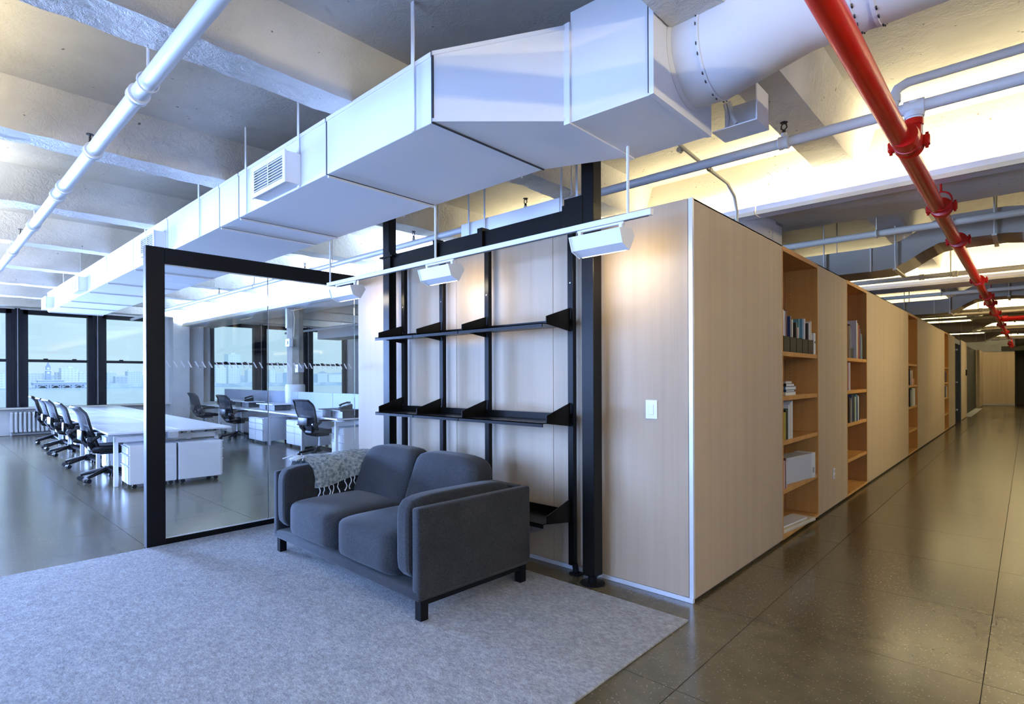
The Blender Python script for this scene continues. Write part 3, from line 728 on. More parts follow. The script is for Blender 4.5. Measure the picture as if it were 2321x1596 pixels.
# round branch
RY, RZ, RR = -.475, 3.115, .245
rd = MB(); rd.tube([(.205, RY, RZ), (.36, RY, RZ), (.76, RY, RZ+.09), (5.1, RY, RZ+.11)], RR, 40); rd = rd.build('round_branch', 'duct_white', du, True)
MB().lathe([(RR+.018, .205), (RR+.018, .212), (RR+.004, .225)], 40, (0, RY, RZ), 'x').build('collar', 'duct_white', rd, True)
MB().lathe([(RR+.006, -.006), (RR+.006, .006)], 40, (.36, RY, RZ), 'x').build('ring', 'duct_white', rd, True)
for k in range(34):
    a = 2*PI*k/34 + .1
    if k % 3 == 2: continue
    B('stitch', 'gap_dark', rd, (.352, .356, RY+(RR+.004)*math.cos(a)-.007, RY+(RR+.004)*math.cos(a)+.007, RZ+(RR+.004)*math.sin(a)-.007, RZ+(RR+.004)*math.sin(a)+.007))
for dx in (.98, 1.06):
    MB().lathe([(RR+.006, -.008), (RR+.006, .008)], 40, (dx, RY, RZ+.093), 'x').build('ring', 'duct_white', rd, True)
    for k in range(30):
        a = 2*PI*k/30
        if k % 4 == 3: continue
        B('stitch', 'gap_dark', rd, (dx+.010, dx+.015, RY+(RR)*math.cos(a)-.009, RY+(RR)*math.cos(a)+.009, RZ+.094+(RR)*math.sin(a)-.009, RZ+.094+(RR)*math.sin(a)+.009))
# control box behind the branch
cb_ = thing('control_box', 'open white metal control box beside the round duct branch', 'box', (.36, -.10, 2.82))
mb = MB(); mb.box(-.15, .1, -.09, .10, 0, .006); mb.box(-.15, .1, .094, .10, .006, .2); mb.box(.094, .1, -.09, .10, .006, .2); mb.build('case', 'duct_white', cb_)
mb = MB(); mb.tube([(-.09, -.03, .03), (-.085, -.02, .10), (-.11, 0, .18)], .012, 8); mb.tube([(-.03, -.04, .03), (-.06, -.03, .09), (-.08, -.01, .18)], .011, 8); mb.build('cable', 'pipe_white', cb_, True)
# straps
for x in (-.98, -2.33, -3.26, -4.38, -6.2, -8.15, -9.9, -11.4):
    MB().hexa([(x-.014, DY0-.012, DZ0-.004), (x+.014, DY0-.012, DZ0-.004), (x+.014, DY0-.007, DZ0-.004), (x-.014, DY0-.007, DZ0-.004)],
              [(x-.014, DY0-.012, ZS), (x+.014, DY0-.012, ZS), (x+.014, DY0-.007, ZS), (x-.014, DY0-.007, ZS)]).build('strap', 'duct_white', du)
    MB().tube([(x-.05, DY1+.02, DZ0), (x-.05, DY1+.02, ZS)], .006, 6).build('rod', 'pipe_white', du)
# side registers
def register(x0, x1, z0, z1):
    g_ = MB().rbox(x0, x1, DY0-.11, DY0, z0, z1, .003, 1).build('register', 'duct_white', du)
    yf = DY0-.11
    B('throat_shade', 'louver_shade', g_, (x0+.03, x1-.03, yf-.003, yf, z0+.025, z1-.025))  # near-black sheet paints the shade behind the slats
    fr_ = MB(); fr_.box(x0-.004, x1+.004, yf-.012, yf-.0005, z0-.004, z0+.03); fr_.box(x0-.004, x1+.004, yf-.012, yf-.0005, z1-.03, z1+.004)
    fr_.box(x0-.004, x0+.035, yf-.012, yf-.0005, z0+.03, z1-.03); fr_.box(x1-.035, x1+.004, yf-.012, yf-.0005, z0+.03, z1-.03)
    fr_.build('frame', 'duct_white', g_)
    B('bar', 'duct_white', g_, ((x0+x1)/2-.005, (x0+x1)/2+.005, yf-.012, yf-.003, z0+.03, z1-.03))
    nl = 8
    for i in range(nl):
        z = z0+.03+(z1-z0-.06)*(i+.5)/nl
        B('slat', 'duct_white', g_, (x0+.035, x1-.035, yf-.011, yf-.003, z-.003, z+.003))
for a, b_ in ((-2.86, -2.31), (-5.95, -5.42), (-9.95, -9.42), (-13.0, -12.5)): register(a, b_, 2.812, 3.035)
# white box duct behind the shelf beam
wbx = thing('bulkhead_duct', 'flat white sheet metal duct hung above the veneer wall behind the shelving beam', 'duct', (0, .4, 0))
MB().rbox(-2.59, -1.355, 0, .4, 2.775, 2.935, .003, 1).build('case', 'duct_white', wbx)
for x in (-2.47, -2.25, -1.33, -1.17): MB().rbox(x-.012, x+.012, -.01, -.004, 2.775, ZS, .002, 1).build('strap', 'pipe_white', wbx)

# ================================================================== pipes
def sprinkler(x, y, z, parent, s=1.0, up=1):
    mb = MB(); u = up
    mb.tube([(x, y, z), (x, y, z+u*.02)], .012, 8)
    for sg in (-1, 1): mb.tube([(x, y, z+u*.02), (x+sg*.018, y, z+u*.035), (x+sg*.016, y, z+u*.055), (x, y, z+u*.07)], .0045, 6)
    mb.lathe([(.024, z+u*.07), (.024, z+u*.074)], 12, (x, y, 0)); mb.build('sprinkler_head', 'sprinkler_brass', parent, True)
def xpipe(name, label, y, z, r, x0, x1, couplings, hangers, heads, m_='pipe_white', group=None, ends=True):
    t = thing(name, label, 'pipe', (0, y, z), 0, group)
    MB().tube([(x0, 0, 0), (x1, 0, 0)], r, 20).build('pipe', m_, t, True)
    for x in couplings: MB().lathe([(r*1.02, -.035), (r*1.28, -.03), (r*1.28, -.012), (r*1.15, 0), (r*1.28, .012), (r*1.28, .03), (r*1.02, .035)], 20, (x, 0, 0), 'x').build('coupling', m_, t, True)
    for x in hangers:
        mb = MB(); ring = [(x, (r+.008)*math.sin(a*PI/8), (r+.008)*math.cos(a*PI/8)) for a in range(17)]
        mb.tube(ring, .005, 6, False); mb.tube([(x, 0, r+.005), (x, 0, ZS-z)], .008, 8); mb.build('hanger', m_, t, True)
    for x in heads:
        MB().tube([(x, 0, r*.6), (x, 0, r+.03)], r*.55, 10).build('outlet', m_, t, True); sprinkler(x, 0, r+.03, t)
    return t
xpipe('sprinkler_pipe', 'thick white sprinkler pipe crossing below the joists at upper left', -2.43, 3.045, .045, -15.5, 3.5,
      [-2.2, -3.35, -4.45, -4.75, -6.2, -7.9, -9.5], [-2.0, -6.1, -8.1, -10.2], [-3.45, -7.2, -10.9])
p2 = xpipe('sprinkler_pipe', 'white sprinkler pipe passing behind the thick black post above the veneer wall', .70, 3.0, .034, -16.0, XE, [.33, -2.6, -6.2], [-1.45, -3.3, -5.6, -8.2], [.33, -2.0, -3.75, -6.4, -9.8])
mb = MB(); mb.tube([(.95, 0, -.16), (.95, 0, .10), (.97, 0, .14), (1.02, 0, .16), (XE, 0, .16)], .026, 16); mb.build('upper_pipe', 'pipe_white', p2, True)
MB().lathe([(.045, -.05), (.045, .05)], 16, (1.05, 0, 0), 'x').build('tee', 'pipe_white', p2, True)
mb = MB(); mb.tube([(1.05, 0, .03), (1.05, 0, -.17)], .042, 16); mb.lathe([(.05, -.06), (.05, -.03)], 16, (1.05, 0, 0)); mb.build('tee_drop', 'pipe_white', p2, True)
MB().lathe([(.036, .06), (.036, .10)], 14, (.95, 0, 0)).build('elbow', 'pipe_white', p2, True)
cnd = thing('conduit', 'thin white conduit bending down the beam above the veneer wall', 'conduit', (0, 0, 0))
MB().tube([(-.35, .2, 3.16), (-.42, 1.2, 3.16), (-.42, 1.62, 3.14), (-.42, 1.78, 3.06), (-.42, 1.84, 2.94), (-.42, 1.84, 2.2)], .014, 10).build('tube', 'pipe_warm_white', cnd, True)
for yy in (.7, 1.25): MB().lathe([(.02, -.02), (.02, .02)], 10, (-.42, yy, 3.16), 'y').build('coupling', 'pipe_warm_white', cnd, True)

# red fire main down the corridor
rp = thing('fire_main', 'glossy red fire main pipe running down the corridor ceiling', 'pipe', (1.02, 0, 2.80))
MB().tube([(-.03, -4.5, 0), (0, 24.0, 0)], .052, 28).build('pipe', 'red_paint', rp, True)
def coupling(y, big=False):
    r_ = .052; k = 1.25 if big else 1.0
    MB().lathe([(r_, -.05*k), (r_*1.42, -.046*k), (r_*1.5, -.02*k), (r_*1.22, 0), (r_*1.5, .02*k), (r_*1.42, .046*k), (r_, .05*k)], 24, (0, y, 0), 'y').build('coupling', 'red_paint', rp, True)
    for sg in (-1, 1):
        mb = MB(); mb.rbox(sg*.085-.018, sg*.085+.018, y-.022, y+.022, -.03, .03, .006, 1); mb.tube([(sg*.088, y, -.045), (sg*.088, y, .045)], .009, 8); mb.build('bolt_ear', 'red_paint', rp, True)
for y in (.72, 2.44, 3.95, 7.2, 9.4, 10.7, 12.9, 16.8, 20.2): coupling(y, y == .72)
MB().lathe([(.066, .55), (.07, .57), (.07, .68), (.066, .70)], 24, (0, 0, 0), 'y').build('mechanical_tee', 'red_paint', rp, True)
mb = MB(); mb.tube([(.03, .68, .03), (.03, .68, .12)], .038, 16); mb.lathe([(.048, .085), (.048, .12)], 16, (.03, .68, 0)); mb.build('outlet', 'red_paint', rp, True)
for y in (2.3, 10.6):
    ring = [(.01+.07*math.sin(a*PI/8), y, .02+.075*math.cos(a*PI/8)) for a in range(17)]
    mb = MB(); mb.tube(ring, .006, 6, False); mb.tube([(.01, y, .095), (.01, y, ZS-2.8)], .008, 8); mb.build('hanger', 'red_paint', rp, True)
mb = MB(); mb.tube([(0, 14.7, 0), (3.9, 14.7, 0)], .052, 20); mb.build('branch', 'red_paint', rp, True)
for x in (.12, .75): MB().lathe([(.052, -.06), (.078, -.05), (.078, .05), (.052, .06)], 20, (x, 14.7, 0), 'x').build('branch_coupling', 'red_paint', rp, True)
rp2 = thing('fire_main', 'short red pipe length at the far corridor end', 'pipe', (1.05, 0, 2.65))
MB().tube([(0, 25.0, 0), (0, 29.5, 0)], .05, 14).build('pipe', 'red_paint', rp2, True)
for y in (26.4, 29.0): MB().tube([(0, y, .05), (0, y, ZS-2.65)], .01, 6).build('hanger', 'red_paint', rp2)
for y in (25.6, 27.5): MB().lathe([(.05, -.12), (.085, -.1), (.085, .1), (.05, .12)], 14, (0, y, 0), 'y').build('coupling', 'red_paint', rp2, True)

# corridor ducts that hump over the red main, and pipes in every bay
ORD = ['first', 'second', 'third', 'fourth']
for k in range(4):
    y0 = 4.55 + 6.25*k
    t = thing('hump_duct', ORD[k] + ' grey flat duct humping over the red pipe down the corridor', 'duct', (0, y0, 0), 0, 'flat ducts crossing the corridor')
    path = []
    for i in range(0, 61):
        x = -3.4 + 8.4*i/60
        u = abs(x-1.15); z = 2.93 if u < .25 else 2.68 if u > .85 else 2.68 + .25*(.5+.5*math.cos((u-.25)/.6*PI))
        path.append((x, z))
    mb = MB(); vs = []; fs = []
    for x, z in path: vs += [(x, 0, z), (x, .62, z), (x, .62, z+.28), (x, 0, z+.28)]
    for i in range(60):
        for j in range(4): fs.append((i*4+j, i*4+(j+1) % 4, (i+1)*4+(j+1) % 4, (i+1)*4+j))
    fs += [(0, 1, 2, 3), (240, 243, 242, 241)]
    mb.add(vs, fs); mb.build('duct', 'galvanised', t)
    for x, zz in ((-.35, 2.68), (.40, 2.68), (1.28, 2.93), (2.4, 2.68)):
        mb = MB(); mb.tube([(x, -.02, zz), (x, -.02, ZS)], .008, 6); mb.tube([(x, .64, zz), (x, .64, ZS)], .008, 6); mb.box(x-.02, x+.02, -.05, .67, zz-.022, zz-.002); mb.build('trapeze_hanger', 'pipe_warm_white', t, False)
    for x in (-.6, .15): B('seam', 'pipe_warm_white', t, (x-.008, x+.008, -.008, .0, 2.675, 2.965))
    t = xpipe('sprinkler_pipe', ORD[k] + ' pale sprinkler pipe ahead of the humped ducts in the corridor', 3.98+6.25*k, 3.0, .036, -3.5, XE, [.95], [.31], [2.3], 'pipe_warm_white', 'pale pipes across the corridor')
    t = xpipe('sprinkler_pipe', ORD[k] + ' pale sprinkler pipe just before a glowing corridor girder', 7.2+6.25*k, 2.93, .036, -3.5, XE, [.35, .75], [.7], [], 'pipe_warm_white', 'pale pipes across the corridor')
# overhead pieces of the second bay seen through the glass partition
xpipe('sprinkler_pipe', 'white sprinkler pipe in the far bay behind the raw concrete column', 4.9, 2.86, .034, -16, -4.0, [-9], [-10, -7.4], [-8.6], 'pipe_white')
d3 = thing('air_duct', 'white air duct with a pale grille in the bay beyond the raw column', 'duct', (0, 6.0, 0))
MB().rbox(-16.0, -6.0, 0, .8, 2.72, 3.1, .004, 1).build('duct_body', 'duct_white', d3)
MB().rbox(-11.2, -10.3, -.12, 0, 2.74, 3.06, .004, 1).build('register', 'duct_white', d3); B('register_grille', 'cabinet_grey', d3, (-11.1, -10.4, -.125, -.119, 2.8, 3.0))
for x in (-14.5, -11.8, -9.2, -6.8): MB().tube([(x, .02, 3.1), (x, .02, ZS)], .008, 6).build('rod', 'pipe_white', d3)
for i in range(6): B('slat', 'duct_white', d3, (-11.1, -10.4, -.13, -.12, 2.81+i*.032, 2.82+i*.032))

# ================================================================== bookcases and books
BK = dict(white=(.72,.73,.74), cream=(.66,.60,.48), black=(.015,.015,.017), navy=(.025,.045,.14), blue=(.10,.25,.40), pink=(.62,.42,.42), red=(.30,.035,.03),
          maroon=(.12,.02,.03), teal=(.08,.22,.26), grey=(.33,.34,.36), orange=(.55,.22,.08), green=(.05,.12,.09), yellow=(.6,.5,.08), tan=(.42,.32,.22), silver=(.55,.56,.6))
for k, c in BK.items(): mat('cover_'+k, c, .4)
mat('pages', (.75, .73, .66), .8)
ZSH = [.05, .445, .865, 1.25, 1.635]
def bookcase(y0, y1, label):
    t = thing('bookcase', label, 'bookcase', (0, y0, 0), 0, 'cherry bookcase niches in the corridor wall')
    w_ = y1-y0; D = .30
    for a in (0, w_-.02): MB().rbox(-D, .001, a, a+.02, .02, H-.003, .001, 1).build('side', 'cherry_edge', t)
    MB().rbox(-D, .001, .02, w_-.02, H-.045, H-.003, .001, 1).build('top', 'cherry_edge', t)
    MB().rbox(-D, .001, .02, w_-.02, .02, .05, .001, 1).build('bottom', 'cherry_edge', t)
    B('back', 'cherry', t, (-D-.01, -D, 0, w_, .02, H-.01))
    for z in ZSH[1:]: MB().rbox(-D, -.004, .0205, w_-.0205, z-.04, z, .002, 1).build('shelf', 'cherry_edge', t)
    if y0 < 3:
        pin = MB()
        for z in [i*.032+.1 for i in range(74)]: pin.box(-.262, -.256, w_-.0215, w_-.0198, z, z+.006)
        tag(pin.build('pin_holes', 'gap_dark', t), kind='stuff')
    return t
bookcase(*NICHE[0], 'tall cherry bookcase niche nearest the panelled corner'); bookcase(*NICHE[1], 'second cherry bookcase niche along the corridor')
bookcase(*NICHE[2], 'third cherry bookcase niche along the corridor'); bookcase(*NICHE[3], 'last cherry bookcase niche before the dark corridor door')
def book(y, z, th_, hgt, dep, cov, label, x=-.012, lean=0.0, cat='book', name='book', group=None):
    mb = MB(); mb.box(-dep, 0, 0, .003, 0, hgt).box(-dep, 0, th_-.003, th_, 0, hgt).box(-.003, 0, .003, th_-.003, 0, hgt); mb.cur = 1; mb.box(-dep+.004, -.003, .003, th_-.003, .004, hgt-.004)
    o = mb.build(name, ['cover_'+cov, 'pages']); o.location = (x, y, z); o.rotation_euler = (lean, 0, 0)
    tag(o, label, cat, group); return o
a0 = NICHE[0][0]+.022
# top filled shelf of the first niche: black file holders with magazines
z = ZSH[4]+.001
for i in range(5):
    y = a0+.055+i*.185; t = thing('file_holder', ['first', 'second', 'third', 'fourth', 'fifth'][i] + ' black file holder from the corner, first niche', 'file holder', (-.012, y, z), 0, 'black file holders')
    mb = MB(); mb.prism([(-.24, 0, 0), (0, 0, 0), (0, 0, .135), (-.02, 0, .145), (-.24, 0, .26)], (0, .003, 0)); mb.prism([(-.24, .167, 0), (0, .167, 0), (0, .167, .135), (-.02, .167, .145), (-.24, .167, .26)], (0, .003, 0))
    mb.box(-.003, 0, .003, .167, 0, .135); mb.box(-.24, -.237, .003, .167, 0, .26); mb.box(-.237, -.003, .003, .167, 0, .003); mb.build('case', 'black_steel', t)
NTH0 = ['first', 'second', 'third', 'fourth', 'fifth', 'sixth', 'seventh', 'eighth', 'ninth', 'tenth', 'eleventh', 'twelfth', 'thirteenth']
spec = [(0, .012, .355, 'silver'), (0, .05, .35, 'white'), (0, .085, .36, 'maroon'), (1, .02, .315, 'navy'), (1, .07, .29, 'cream'), (2, .01, .27, 'black'), (2, .05, .23, 'pink'),
        (2, .08, .31, 'teal'), (3, .02, .32, 'blue'), (3, .075, .325, 'white'), (4, .012, .29, 'black'), (4, .05, .30, 'white'), (4, .095, .315, 'cream')]
ords = ['first', 'second', 'third', 'fourth', 'fifth']
for i, (hh, dy, hg, c) in enumerate(spec):
    book(a0+.055+hh*.185+dy*1.2, z+.006, random.uniform(.014, .028), hg, .215, c, '%s magazine standing in the %s black file holder, %s from the corner' % (c, ords[hh], NTH0[i]), -.020, 0, 'magazine', 'magazine', 'magazines in file holders')
t = thing('binder', 'slim white binder with a dark finger hole beside the black file holders', 'binder', (-.012, a0+.985, z))
MB().rbox(-.23, 0, 0, .06, 0, .21, .003, 1).build('cover', 'cover_white', t); MB().lathe([(.012, .0005), (.012, .003)], 12, (0, .03, .12), 'x').build('finger_hole', 'cover_black', t)
MB().rbox(-.25, -.17, .064, .08, 0, .30, .002, 1).build('backing_board', 'cover_grey', t)
# lying stack
z = ZSH[3]+.001
for i, (c, th_, ln) in enumerate([('cream', .030, .30), ('navy', .018, .25), ('blue', .030, .31), ('black', .025, .24), ('grey', .020, .19)]):
    mb = MB(); mb.box(-.20, 0, 0, ln, 0, .003).box(-.20, 0, 0, ln, th_-.003, th_).box(-.2, 0, 0, .003, 0, th_); mb.cur = 1; mb.box(-.197, -.004, .003, ln-.004, .003, th_-.003)
    o = mb.build('book', ['cover_'+c, 'pages']); o.location = (-.014, a0+.11+.015*(i % 2), z)
    tag(o, '%s book lying in the small stack, %s from the bottom' % (c, ords[i]), 'book', 'lying stack in the first niche'); z += th_+.0005
# upright books, third shelf
NTH = ['first', 'second', 'third', 'fourth', 'fifth', 'sixth', 'seventh', 'eighth', 'ninth', 'tenth', 'eleventh', 'twelfth', 'thirteenth']; nb = 0
y = a0+.085; z = ZSH[2]+.001
for c, th_, hg in [('yellow', .016, .24), ('black', .028, .26), ('black', .02, .25), ('green', .016, .27), ('white', .03, .30), ('silver', .022, .315), ('cream', .026, .32), ('white', .018, .33), ('silver', .016, .335)]:
    nb += 1; book(y, z, th_, hg, .23, c, '%s book, %s from the corner end of the upright row, first niche' % (c, NTH[nb-1])); y += th_+.003
# archive box and pink folders
z = ZSH[1]+.001
book(a0+.054, z, .028, .24, .23, 'pink', 'pale pink folder leaning by the silver box'); book(a0+.086, z, .020, .26, .23, 'maroon', 'dark maroon folder beside the pale pink folder'); book(a0+.11, z, .018, .235, .22, 'white', 'slim white folder beside the maroon folder')
t = thing('archive_box', 'silver grey cardboard archive box on the lower shelf', 'box', (-.07, a0+.16, z), math.radians(-8))
MB().rbox(-.16, 0, .12, .70, 0, .235, .003, 1).build('body', 'cover_silver', t); MB().rbox(-.162, .002, .62, .705, 0, .24, .002, 1).build('end_panel', 'cover_white', t); B('tag', 'cover_grey', t, (.002, .004, .64, .68, .05, .1))
z = ZSH[0]+.001
t = thing('paper_tray', 'shallow pale tray of papers on the bottom shelf', 'tray', (-.05, a0+.05, z), math.radians(-6))
MB().rbox(-.18, .03, .02, .72, 0, .03, .004, 1).build('tray', 'cover_cream', t); B('papers', 'cover_white', t, (-.16, -.01, .05, .62, .03, .042))
B('folder', 'cover_black', t, (-.2, -.08, .0, .25, .043, .075))
# second niche
a1 = NICHE[1][0]+.022; z = ZSH[4]+.001
t = thing('picture_frame', 'pale framed dark print standing behind books in the second niche', 'picture', (-.26, a1+.32, z))
MB().box(0, .02, 0, .72, 0, .03).box(0, .02, 0, .72, .53, .56).box(0, .02, 0, .03, .03, .53).box(0, .02, .69, .72, .03, .53).build('frame', 'cover_pink', t); B('print', 'cover_black', t, (0, .008, .03, .69, .03, .53))
nb = 0
for dy, c, th_, hg in [(.004, 'tan', .02, .38), (.035, 'black', .03, .40), (.075, 'grey', .02, .36), (.40, 'white', .03, .47), (.44, 'tan', .05, .44), (.50, 'red', .06, .42), (.57, 'navy', .05, .38), (.64, 'grey', .04, .32), (.70, 'teal', .03, .30)]:
    nb += 1; book(a1+.13+dy, z, th_, hg, .2, c, '%s book, %s from the corner end of the upper shelf, second niche' % (c, NTH[nb-1]))
book(a1+.24, z, .13, .12, .2, 'black', 'low black file holder on the upper shelf, second niche', -.012, 0, 'file holder', 'file_holder')
z = ZSH[3]+.001
book(a1+.11, z, .03, .325, .22, 'pink', 'pink book at the end of a bare shelf, second niche'); book(a1+.16, z, .04, .33, .22, 'silver', 'silver binder at the end of a bare shelf, second niche')
y = a1+.13; z = ZSH[2]+.001; nb = 0
for c, th_, hg in [('black', .08, .30), ('tan', .02, .27), ('grey', .02, .29), ('navy', .05, .33), ('black', .07, .33), ('green', .05, .30), ('cream', .03, .30), ('teal', .05, .33), ('navy', .06, .32), ('white', .03, .31), ('silver', .02, .30), ('black', .05, .28)]:
    nb += 1; book(y, z, th_, hg, .22, c, '%s book, %s from the corner end of the dark row, second niche' % (c, NTH[nb-1])); y += th_+.004
# far niches
for ni, rows in ((2, [(3, [('black', .10, .30), ('white', .05, .26), ('red', .08, .22), ('cream', .1, .27), ('orange', .2, .12)]), (2, [('black', .12, .32), ('white', .06, .30), ('green', .1, .33), ('cream', .12, .33), ('silver', .1, .325), ('white', .12, .32)])]),
                 (3, [(3, [('maroon', .2, .28), ('black', .2, .25)]), (2, [('black', .15, .28), ('grey', .2, .30), ('cream', .12, .26)])])):
    for sz, lst in rows:
        y = NICHE[ni][0]+.25; nb = 0
        for c, th_, hg in lst:
            nb += 1; book(y, ZSH[sz]+.001, th_, hg, .22, c, '%s book, %s along the %s filled shelf, %s niche' % (c, NTH[nb-1], 'upper' if sz == 3 else 'lower', ['third', 'last'][ni-2])); y += th_+.006

# ================================================================== the open office
RZ_ = -0.056
def make_chair():
    t = thing('task_chair', 'x', 'chair')
    mb = MB()
    def seat(x, y_, z_): return (x*(1-.06*(y_ < 0)*abs(y_)), y_, z_ + .55*(x*x)*1.0 + (-.9*max(0, y_-.5)**1.0))
    mb.pillow((0, .02, .45), (.265, .245, .042), 4, 10, seat); mb.build('seat', 'black_plastic', t, True)
    def bk(u, v, off=0.0):
        w_ = .19 + .12*math.sin(min(1, v*1.25)*PI/2) - .10*max(0, v-.72)**1.4*4
        x = (2*u-1)*w_
        y_ = -.215 - .02*math.sin(v*PI) - .15*v + .07*(2*u-1)**2*(1-.3*v) - .30*max(0, v-.84)
        return (x, y_+off, .48 + .555*v - .015*max(0, v-.85)*(2*u-1)**2*4)
    mb = MB(); mb.grid(lambda u, v: bk(u, v), 10, 14); br_ = mb.build('backrest', 'chair_mesh', t, True)
    loop = [bk(0, v/14) for v in range(15)] + [bk(u/10, 1) for u in range(1, 11)] + [bk(1, v/14) for v in range(13, -1, -1)] + [bk(u/10, 0) for u in range(9, -1, -1)]
    MB().tube(loop, .019, 6, False).build('back_frame', 'black_plastic', br_, True)
    MB().rbox(-.15, .15, -.33, -.295, .58, .72, .014, 2).build('lumbar_pad', 'black_plastic', br_, True)
    mb = MB()
    for s_ in (-1, 1): mb.tube([(0, -.06, .40), (s_*.10, -.18, .43), (s_*.19, -.25, .54), (s_*.235, -.265, .66)], [.04, .034, .028, .02], 8)
    mb.build('back_support', 'black_plastic', t, True)
    for s_ in (-1, 1):
        ar = MB(); ar.tube([(s_*.20, -.24, .56), (s_*.29, -.22, .60), (s_*.31, -.15, .655)], .024, 8); ar = ar.build('arm', 'black_plastic', t, True)
        MB().rbox(s_*.31-.035, s_*.31+.035, -.19, .11, .655, .685, .012, 2).build('arm_pad', 'black_plastic', ar, True)
        MB().lathe([(.035, -.02), (.035, .02)], 14, (s_*.245, -.255, .60), 'x').build('pivot', 'chair_grey', t, True)
    MB().rbox(-.12, .12, -.12, .14, .37, .42, .02, 2).build('tilt_box', 'black_plastic', t, True)
    MB().lathe([(.024, .10), (.024, .26), (.016, .26), (.016, .38)], 14).build('gas_lift', 'chrome', t, True)
    bs = MB().lathe([(.05, .09), (.058, .13), (.048, .19)], 16).build('hub', 'black_plastic', t, True)
    for k in range(5):
        a = 2*PI*k/5 + .35; c, s_ = math.cos(a), math.sin(a)
        MB().tube([(.03*c, .03*s_, .15), (.18*c, .18*s_, .118), (.335*c, .335*s_, .08)], [.034, .028, .021], 8).build('leg', 'black_plastic', t, True)
        p = Vector((.345*c, .345*s_, .034)); d = Vector((-s_, c, 0)).lerp(Vector((1, 0, 0)), .3).normalized()
        mb = MB(); mb.tube([p-d*.03, p-d*.006], .033, 12); mb.tube([p+d*.006, p+d*.03], .033, 12); mb.tube([p+Vector((0, 0, 0)), p+Vector((-.01*c, -.01*s_, .05))], .009, 6); mb.build('caster', 'black_plastic', t, True)
    return t
CH = [(-8.0, -1.42, .05, 'black mesh task chair closest to the black steel post at the long white desk'), (-9.75, -1.34, -.03, 'second black mesh chair from the steel post along the long white desk'),
      (-11.7, -1.26, .08, 'third black mesh chair from the steel post along the long white desk'), (-12.95, -1.2, .0, 'fourth black mesh chair from the steel post along the long white desk'),
      (-14.4, -1.14, -.1, 'black mesh chair by the radiator, farthest along the long white desk'),
      (-7.9, 1.72, .12, 'black mesh chair seen through glass right above the throw blanket'), (-12.0, 1.86, .1, 'black mesh chair in the middle of the screened desks seen through glass'),
      (-14.6, 2.06, .05, 'black mesh chair at the far window end of the screened desks')]
proto = make_chair()
for i, (x, y, rz, lb) in enumerate(CH):
    o = proto if i == 0 else copy_tree(proto)
    o.location = (x, y, 0); o.rotation_euler = (0, 0, RZ_+rz); o['label'] = lb; o['group'] = 'black mesh task chairs'

def make_pedestal(w_=.42, dep=.53, h=.50, cols=1):
    t = thing('drawer_pedestal', 'x', 'drawer unit')
    MB().rbox(-w_/2, w_/2, 0, dep, .055, h+.055, .004, 1).build('body', 'cabinet_white', t)
    for c in range(cols):
        a = -w_/2 + w_*c/cols; b_ = a + w_/cols
        for z0, z1 in ((.445, .545), (.305, .435), (.065, .295)):
            d = MB().rbox(a+.006, b_-.006, -.018, 0, z0, z1, .003, 1).build('drawer', 'cabinet_white', t)
            MB().rbox(a+.006, b_-.006, -.032, -.016, z1-.012, z1, .003, 1).build('pull', 'aluminium', d)
    for sx in (-1, 1):
        for yy in (.06, dep-.06):
            MB().lathe([(.026, -.014), (.026, .014)], 12, (sx*(w_/2-.05), yy, .026), 'x').build('caster', 'black_plastic', t, True)
    return t
def on_row(ox, oy, u, v):     # point u metres along a desk row, v metres across it
    return (ox - u*math.cos(RZ_) - v*math.sin(RZ_)*1, oy + u*-math.sin(RZ_) + v*math.cos(RZ_))
ped1 = make_pedestal(); ped2 = make_pedestal(.84, .56, .50, 2)
used = set()
def pedestal(proto_, pos, rz, lb):
    o = proto_ if proto_.name not in used else copy_tree(proto_); used.add(proto_.name)
    o.location = (pos[0], pos[1], 0); o.rotation_euler = (0, 0, RZ_+rz); o['label'] = lb; o['group'] = 'white drawer pedestals under the desks'
BX, BY = -6.97, -1.63; RX_, RY_ = -6.98, 1.55
pedestal(ped1, on_row(BX, BY, .16, .22), 0, 'white drawer pedestal at the long desk end, just left of the steel post')
pedestal(ped1, on_row(BX, BY, .16, 1.305), PI, 'white drawer pedestal at the long desk end seen through glass')
for i, u in enumerate((1.92, 3.78, 5.37, 6.72, 8.2)):
    pedestal(ped1, on_row(BX, BY, u, .24), 0, 'white drawer pedestal between chairs under the long desk, %s from its near end' % (ords+['sixth'])[i+1])
pedestal(ped1, on_row(RX_, RY_, .36, .2), 0, 'narrow white drawer pedestal at the near end of the screened desks')
pedestal(ped2, on_row(RX_, RY_, 2.45, .32), 0, 'double white drawer pedestal standing before the raw concrete column')
pedestal(ped2, on_row(RX_, RY_, 4.0, .1), 0, 'double white drawer pedestal left of the column, beside a desk leg')
pedestal(ped2, on_row(RX_, RY_, 6.6, .3), 0, 'double white drawer pedestal at the window end of the screened desks')

